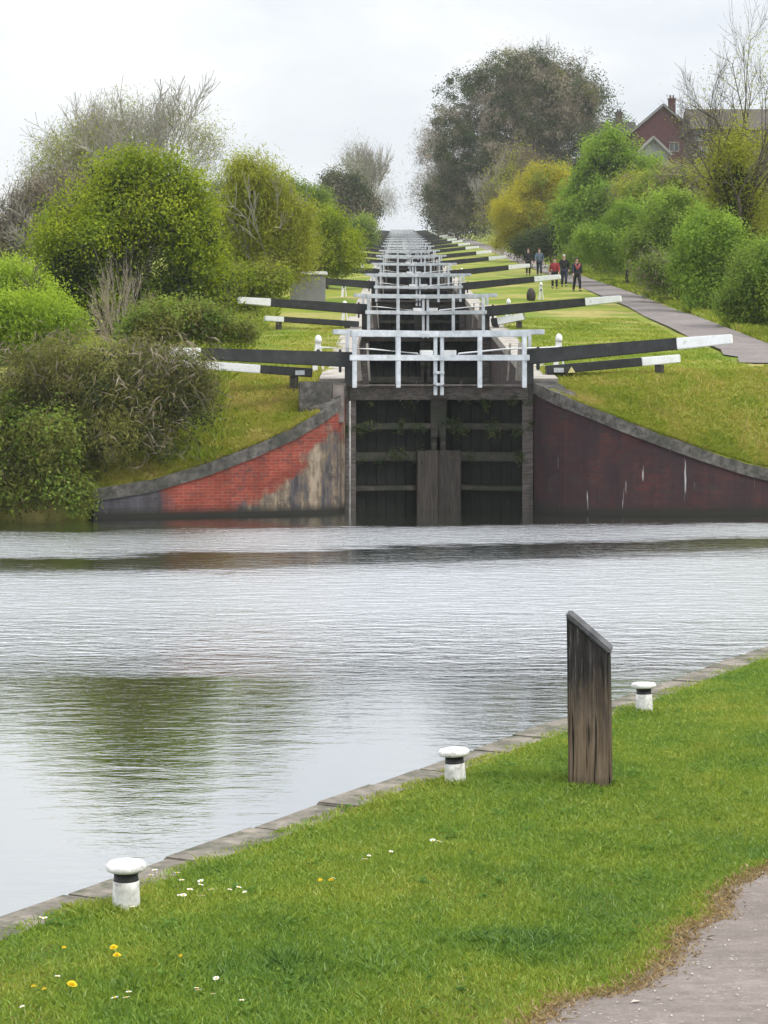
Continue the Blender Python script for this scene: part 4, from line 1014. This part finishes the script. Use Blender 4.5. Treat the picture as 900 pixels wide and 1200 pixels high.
tree('bank_brambles', 70, 48.2, PL(48.0,(40,545,50,45),(78,572,26,30),(96,590,14,18),(5,575,50,35),(-50,560,60,50),(60,520,36,40),thick=.6), 'drooping dark green bank growth trailing into the water in the left corner', [('crown','bramble',14000,.13,3.5,dict(clump=30,csig=.12,shell=.5,droop=.7,upb=.25)),('leaves','mid',8000,.10,1.6,dict(clump=30,csig=.15,shell=.6))], th=0, cat='brambles')
tree('lime_bush', 40, 60, PL(57,(40,370,45,32),(80,385,30,26),(0,400,50,50),(30,425,50,40),(-60,410,60,60)), 'lime green leafy bush at the left edge behind the bramble mound', [('crown','nettle',22000,.12,2.6,dict(clump=35,csig=.16,shell=.4,upb=.2,dirb=(0,0,.7)))], th=0, cat='bush')
# bare pale stems in front of the hawthorn
x = (142-450)*63/F
r = empty('bare_bush', (x, 63, H(x,63)-.3), 'cluster of pale bare upright stems in front of the big green tree', 'shrub')
skeleton('stems', (0,0,0), 3.0, .030, M['twigpale'], r, dict(CF, depth=2, up=.05, wander=.13, spread=(.25,.6), ratio=(.4,.7), rmin=.010, trunk=.75, steps=5, prob=.55), 31, 12, .75, 1.15)
# right bank
Rm = PL(300,(600,150,80,75),(640,120,60,55),(560,190,60,70),(660,160,45,60),(600,215,75,60),(540,235,40,45),(590,100,45,35),(640,205,50,50),(690,130,14,35))
tree('ivy_clad_tree', 605, 300, Rm, 'huge dark brown and green tree towering right of the flight', [('crown','ivy',60000,.34,1.7,dict(clump=60,csig=.42,shell=.5,sub=16)),('twigs','brown',62000,.6,7,dict(clump=30,csig=.5,shell=.55,dirb=(0,0,.4))),('leaves','dullolive',7000,.34,1.8,dict(clump=50,csig=.6,shell=.6,lobes=PL(300,(640,120,55,50),(600,90,40,30),(665,140,35,45))))], trad=.5, seed=12)
tree('bare_tree', 610, 322, PL(322,(605,90,45,35),(575,110,30,30)), 'bare crown poking out above the huge dark tree', [('twigs','greytwig',4000,1.0,26,dict(clump=10,csig=.7,shell=.7,dirb=(0,0,.4)))], topy=53, trad=.3, cfg=dict(BARE, rmin=.04), bark='barkgrey', seed=14, stems=2, lean=.2)
tree('bare_tree', 512, 345, PL(345,(505,190,24,42),(498,230,16,30)), 'leafless tree leaning over the gap at the left of the huge dark tree', [('twigs','brown',4500,1.0,24,dict(clump=10,csig=.8,shell=.3)),('lower_twigs','brown',5000,.8,10,dict(clump=20,csig=.8,shell=.3,lobes=PL(345,(528,240,28,38))))], topy=160, trad=.3, cfg=dict(BARE, rmin=.045), bark='bark', seed=15, stems=2, lean=.4)
tree('dark_tree', 535, 360, PL(360,(530,260,28,28),(555,255,35,35),(515,235,16,30)), 'dark distant tree closing the right side of the flight', [('crown','ivy',14000,.45,1.7,dict(clump=40,csig=.8,shell=.3)),('twigs','brown',9000,.8,8,dict(clump=20,csig=.8,shell=.4))], trad=.3, seed=16)
tree('budding_tree', 590, 215, PL(215,(575,250,20,32),(600,215,34,40),(615,250,30,36)), 'thin brown budding tree left of the yellow bush', [('twigs','brown',15000,.4,9,dict(clump=20,csig=.45,shell=.2,dirb=(0,0,.5))),('buds','olive',4500,.2,2,dict(clump=20,csig=.5,shell=.3))], trad=.14, cfg=BARE, bark='barkgrey', seed=18, topy=185)
tree('yellow_bush', 625, 190, PL(190,(622,245,42,46),(650,222,30,30),(600,262,28,32),(640,262,38,34),(610,282,36,18)), 'golden yellow bush beside the towpath right of the locks', [('crown','yellow',40000,.18,1.8,dict(clump=40,csig=.35,shell=.5,sub=7)),('leaves','mid',4000,.2,1.8,dict(clump=40,csig=.35,shell=.2))], trad=.12, seed=13, stems=2, cat='bush')
tree('sycamore_tree', 710, 148, PL(148,(715,190,32,34),(745,210,30,30),(690,225,34,34),(730,245,45,35),(675,262,24,32),(700,280,40,28)), 'fresh green leafy tree beyond the walkers below the houses', [('crown','bright',34000,.21,1.6,dict(clump=45,csig=.3,shell=.4)),('inner_shade_leaves','ivy',7000,.2,1.6,dict(clump=40,csig=.5,shell=.1,lobes=PL(148,(715,215,30,34),(705,255,38,34))))], trad=.2, seed=22)  # dark inner leaves put interior shade into the crown's colour
tree('dark_bush', 645, 165, PL(165,(645,290,24,22),(620,292,20,16),(662,285,18,26)), 'dark green bush just behind the walkers', [('crown','ivy',14000,.18,1.7,dict(clump=40,csig=.3,shell=.3))], trad=.1, seed=23, cat='bush')
def hedge(px_, Y, specs, m, label, n, seed, size=.15, extra=None):
    ly = [('crown', m, n, size, 1.8, dict(clump=40,csig=.24,shell=.35))]
    if extra: ly += extra
    return tree('hedge_bush', px_, Y, PL(Y, *specs), label, ly, trad=.07, seed=seed, stems=3, cat='bush', group='bushes lining the towpath', cfg=dict(depth=2))
hedge(735,122,((735,275,38,32),(700,292,28,24),(765,270,30,35),(740,305,45,20)),'bright','light green bush directly behind the group of walkers',24000,40)
hedge(785,104,((790,265,35,40),(760,295,30,32),(815,285,32,38),(785,320,45,26)),'mid','mid green bush where the hedge begins right of the walkers',26000,41,extra=[('leaves','bright',9000,.14,1.8,dict(clump=40,csig=.25,shell=.8))])
hedge(770,134,((775,235,38,28),(810,225,32,30),(750,240,25,25)),'mid','rounded bush under the pale outbuilding on the slope',20000,46,extra=[('leaves','olive',7000,.15,2,dict(clump=40,csig=.3,shell=.7))])
hedge(840,88,((835,290,38,42),(810,325,28,32),(865,320,34,40),(840,350,38,24)),'bright','bushy green hedge section left of the bare tree foot',26000,42,.13)
hedge(885,76,((890,330,34,45),(865,365,28,26),(915,345,40,50),(900,375,30,22)),'mid','green hedge section at the right edge beside the towpath',22000,43,.12,extra=[('leaves','bright',9000,.12,1.8,dict(clump=40,csig=.2,shell=.8))])
hedge(960,70,((960,330,50,60),(940,375,40,30)),'mid','hedge section continuing past the right edge',9000,44,.12)
tree('olive_bush', 830, 112, PL(112,(830,240,42,34),(870,235,40,40),(900,250,30,50),(795,225,28,22)), 'dull olive budding bush below the long roofed house', [('crown','olive',9000,.16,2,dict(clump=35,csig=.35,shell=.3)),('twigs','brown',20000,.3,9,dict(clump=20,csig=.35,shell=.2,dirb=(0,0,.5))),('leaves','mid',9000,.16,1.8,dict(clump=40,csig=.3,shell=.3))], trad=.08, seed=45, stems=3, cat='bush')
tree('tall_bare_tree', 858, 92, PL(92,(860,210,28,60),(880,260,25,50),(845,270,22,50)), 'tall bare tree with ivied trunk at the right edge, before the long roofed house', [('ivy_leaves','ivy',9000,.16,1.6,dict(clump=30,csig=.28,shell=.2,lobes=PL(92,(858,250,10,60),(862,310,14,40)))),('new_leaves','olive',9000,.13,2,dict(clump=16,csig=.3,shell=.4)),('buds','olive',1500,.09,2,dict(clump=5,csig=.4,shell=.5,lobes=PL(92,(860,130,55,60),(890,90,30,60))))], topy=6, trad=.42, cfg=dict(BARE, depth=4, rmin=.014, spread=(.4,.9), up=.05, wander=.14, kids=2, prob=.62, trunk=.5), bark='bark', seed=27, stems=3, lean=.22, maxr=3.0)
tree('ivy_bush', 905, 51.6, PL(51.4,(912,575,22,32),(935,560,35,45)), 'dark bush at the end of the right wall by the water', [('crown','mid',7000,.10,1.6,dict(clump=30,csig=.12,shell=.4))], th=0, cat='bush')
tree('thorn_bush', 700, 128, PL(128,(690,300,26,26),(668,312,16,18),(715,305,26,24),(655,318,12,12)), 'low green thorn bush at the path side right behind the walkers', [('crown','mid',12000,.13,1.8,dict(clump=40,csig=.2,shell=.4))], th=0, cat='bush')
tree('infill_shrub', 845, 98, PL(98,(800,330,34,30),(845,330,36,34),(880,310,34,44),(770,325,24,24),(825,360,30,18),(870,375,30,22)), 'mixed shrub filling the hedge below the tall bare tree', [('crown','mid',26000,.13,1.8,dict(clump=40,csig=.22,shell=.4)),('twigs','brown',6000,.3,8,dict(clump=20,csig=.3,shell=.7,dirb=(0,0,.5)))], th=0, cat='shrub')
tree('budding_shrub', 790, 140, PL(140,(790,225,40,26),(830,232,40,34),(740,222,24,18),(870,215,40,44),(900,205,30,50)), 'brownish olive budding shrubs on the slope just under the houses', [('crown','olive',14000,.17,2,dict(clump=40,csig=.3,shell=.3)),('twigs','brown',14000,.35,8,dict(clump=20,csig=.3,shell=.4,dirb=(0,0,.5)))], th=0, cat='shrub')
# more woodland outside the frame so that the place holds up from a step aside
for i, (X, Y, rr, m) in enumerate([(-15.5,58,2.6,'mid'),(-20,72,3.2,'green'),(-27,100,4,'olive'),(-34,130,5,'mid'),(24,82,3.5,'mid'),(20,62,3,'bright'),(38,125,5,'mid'),(-23,165,3.2,'mid'),(-26,210,3.6,'mid'),(36,400,9,'ivy'),(-24,330,4.5,'ivy'),(66,300,8,'mid')]):
    z = H(X, Y)
    r = empty('background_tree', (X,Y,z-.2), f'leafy tree of the wood {"left" if X < 0 else "right"} of the flight, near the picture edge' , 'tree', 'woodland trees beside the flight')
    skeleton('trunk', (0,0,0), rr*2, .03*rr+.05, M['bark'], r, dict(CF, depth=2), 60+i)
    leaves('crown', [(X,Y,z+rr*1.1,rr,rr,rr),(X+rr*.5,Y-rr*.2,z+rr*.8,rr*.7,rr*.7,rr*.7),(X-rr*.55,Y+.1,z+rr*.9,rr*.7,rr*.7,rr*.75),(X+.1*rr,Y,z+rr*1.8,rr*.6,rr*.6,rr*.5)], 9000, .05*rr+.06, 1.7, M[m], r, (X,Y,z-.2), clump=40, csig=.09*rr, shell=.4)
# rough growth along the foot of the hedges
def scatter_blades(name, pts_fn, n, h, w, m, sh=.05):
    P = []
    while len(P) < n:
        X, Y = pts_fn()
        P.append((X, Y, H(X, Y)-.005))
    P = np.array(P)
    return blades(name, P, h, w, M[m], np.clip(sh+RNG.random(len(P))*.7, 0, 1), .6)
def f1():
    Y = 54+random.random()**1.5*110; return Xc(Y)+interp(Y, [(58,10.2),(105,11),(300,11.6)])+random.expovariate(1/1.1)+.05, Y
scatter_blades('verge_grass', f1, 26000, .22, .035, 'hillgrass')
def f3():
    while True:
        X = -6.4+random.random()*5.0; Y = wallY(X)+.08+random.random()**2*5.8
        if X < Xc(Y)-2.8: return X, Y
scatter_blades('bank_grass', f3, 42000, .085, .02, 'hillgrass', .52)
def f4():
    X = 3.9+random.random()*6.5; return X, wallY(X)+.08+random.random()**2*5.2
scatter_blades('bank_grass', f4, 46000, .08, .02, 'hillgrass', .30)
def f2():
    Y = 49.3+random.random()**1.5*50; X = Xc(Y)-5.0-random.random()*3.0-(Y-49)*.02; return X, Y
scatter_blades('rough_grass', f2, 12000, .26, .03, 'hillgrass')
# ------------------------------------------------------------------ haze
bm = B(); box(bm, (-520,-120,-3), (520,1000,75))
m, nt, out = mat('haze_air'); q = N(nt)
v = q.n('ShaderNodeVolumePrincipled'); v.inputs['Color'].default_value = (.93,.96,1,1); v.inputs['Density'].default_value = .0002; v.inputs['Anisotropy'].default_value = 0.2
q.l(v.outputs[0], out.inputs['Volume'])
HAZE = tag(build('haze', bm, m), kind='stuff')
# ------------------------------------------------------------------ world, sun, camera
w = bpy.data.worlds.new('World'); S.world = w; w.use_nodes = True
nt = w.node_tree; nt.nodes.clear(); q = N(nt)
SE, SR = R(48), R(125)
sky = q.n('ShaderNodeTexSky', sky_type='NISHITA'); sky.sun_disc = False; sky.sun_elevation = SE; sky.sun_rotation = SR; sky.air_density = 1; sky.dust_density = 2
tc = q.n('ShaderNodeTexCoord'); sx = q.n('ShaderNodeSeparateXYZ'); q.l(tc.outputs['Generated'], sx.inputs[0])
up = q.math('MAXIMUM', sx.outputs['Z'], 0.0)
lum = q.math('ADD', 8.9, q.math('MULTIPLY', q.math('POWER', up, 1.8), 20))
mp = q.n('ShaderNodeMapping'); q.l(tc.outputs['Generated'], mp.inputs[0]); mp.inputs['Scale'].default_value = (1,1,2.6)
cn = q.noise(mp.outputs[0], 5.5, 6, .55, .3)
cl = q.math('MULTIPLY', lum, q.maprange(cn, .3, .7, .85, 1.12))
cc = q.mix(q.maprange(cn,.35,.65), (.94,.985,1.06), (1.0,1.01,1.03))
vm = q.n('ShaderNodeVectorMath', operation='SCALE'); q.l(cc, vm.inputs[0]); q.l(cl, vm.inputs['Scale'])
mx = q.mix(.93, sky.outputs[0], vm.outputs[0])
bg = q.n('ShaderNodeBackground'); q.l(mx, bg.inputs[0]); bg.inputs[1].default_value = .1
wo = q.n('ShaderNodeOutputWorld'); q.l(bg.outputs[0], wo.inputs[0])
sd = bpy.data.lights.new('sun', 'SUN'); sd.energy = 2.0; sd.angle = R(12); sd.color = (1,.95,.87)
so = bpy.data.objects.new('sun', sd); C.objects.link(so)
dirv = Vector((math.sin(SR)*math.cos(SE), math.cos(SR)*math.cos(SE), math.sin(SE)))
so.rotation_euler = dirv.to_track_quat('Z', 'Y').to_euler(); so.location = (20,-20,40)
cd = bpy.data.cameras.new('camera'); co = bpy.data.objects.new('camera', cd); C.objects.link(co); S.camera = co
co.location = (0,0,EYE); co.rotation_euler = (R(90),0,0)
cd.sensor_fit = 'VERTICAL'; cd.sensor_height = 24; cd.sensor_width = 24; cd.lens = F/1200*24; cd.shift_y = -(600-HY)/1200
cd.clip_start = .1; cd.clip_end = 5000
S.view_settings.view_transform = 'Standard'; S.view_settings.look = 'None'; S.view_settings.exposure = 0.1; S.view_settings.gamma = 1
S.cycles.max_bounces = 6; S.cycles.diffuse_bounces = 3; S.cycles.glossy_bounces = 3; S.cycles.transparent_max_bounces = 8; S.cycles.volume_bounces = 1
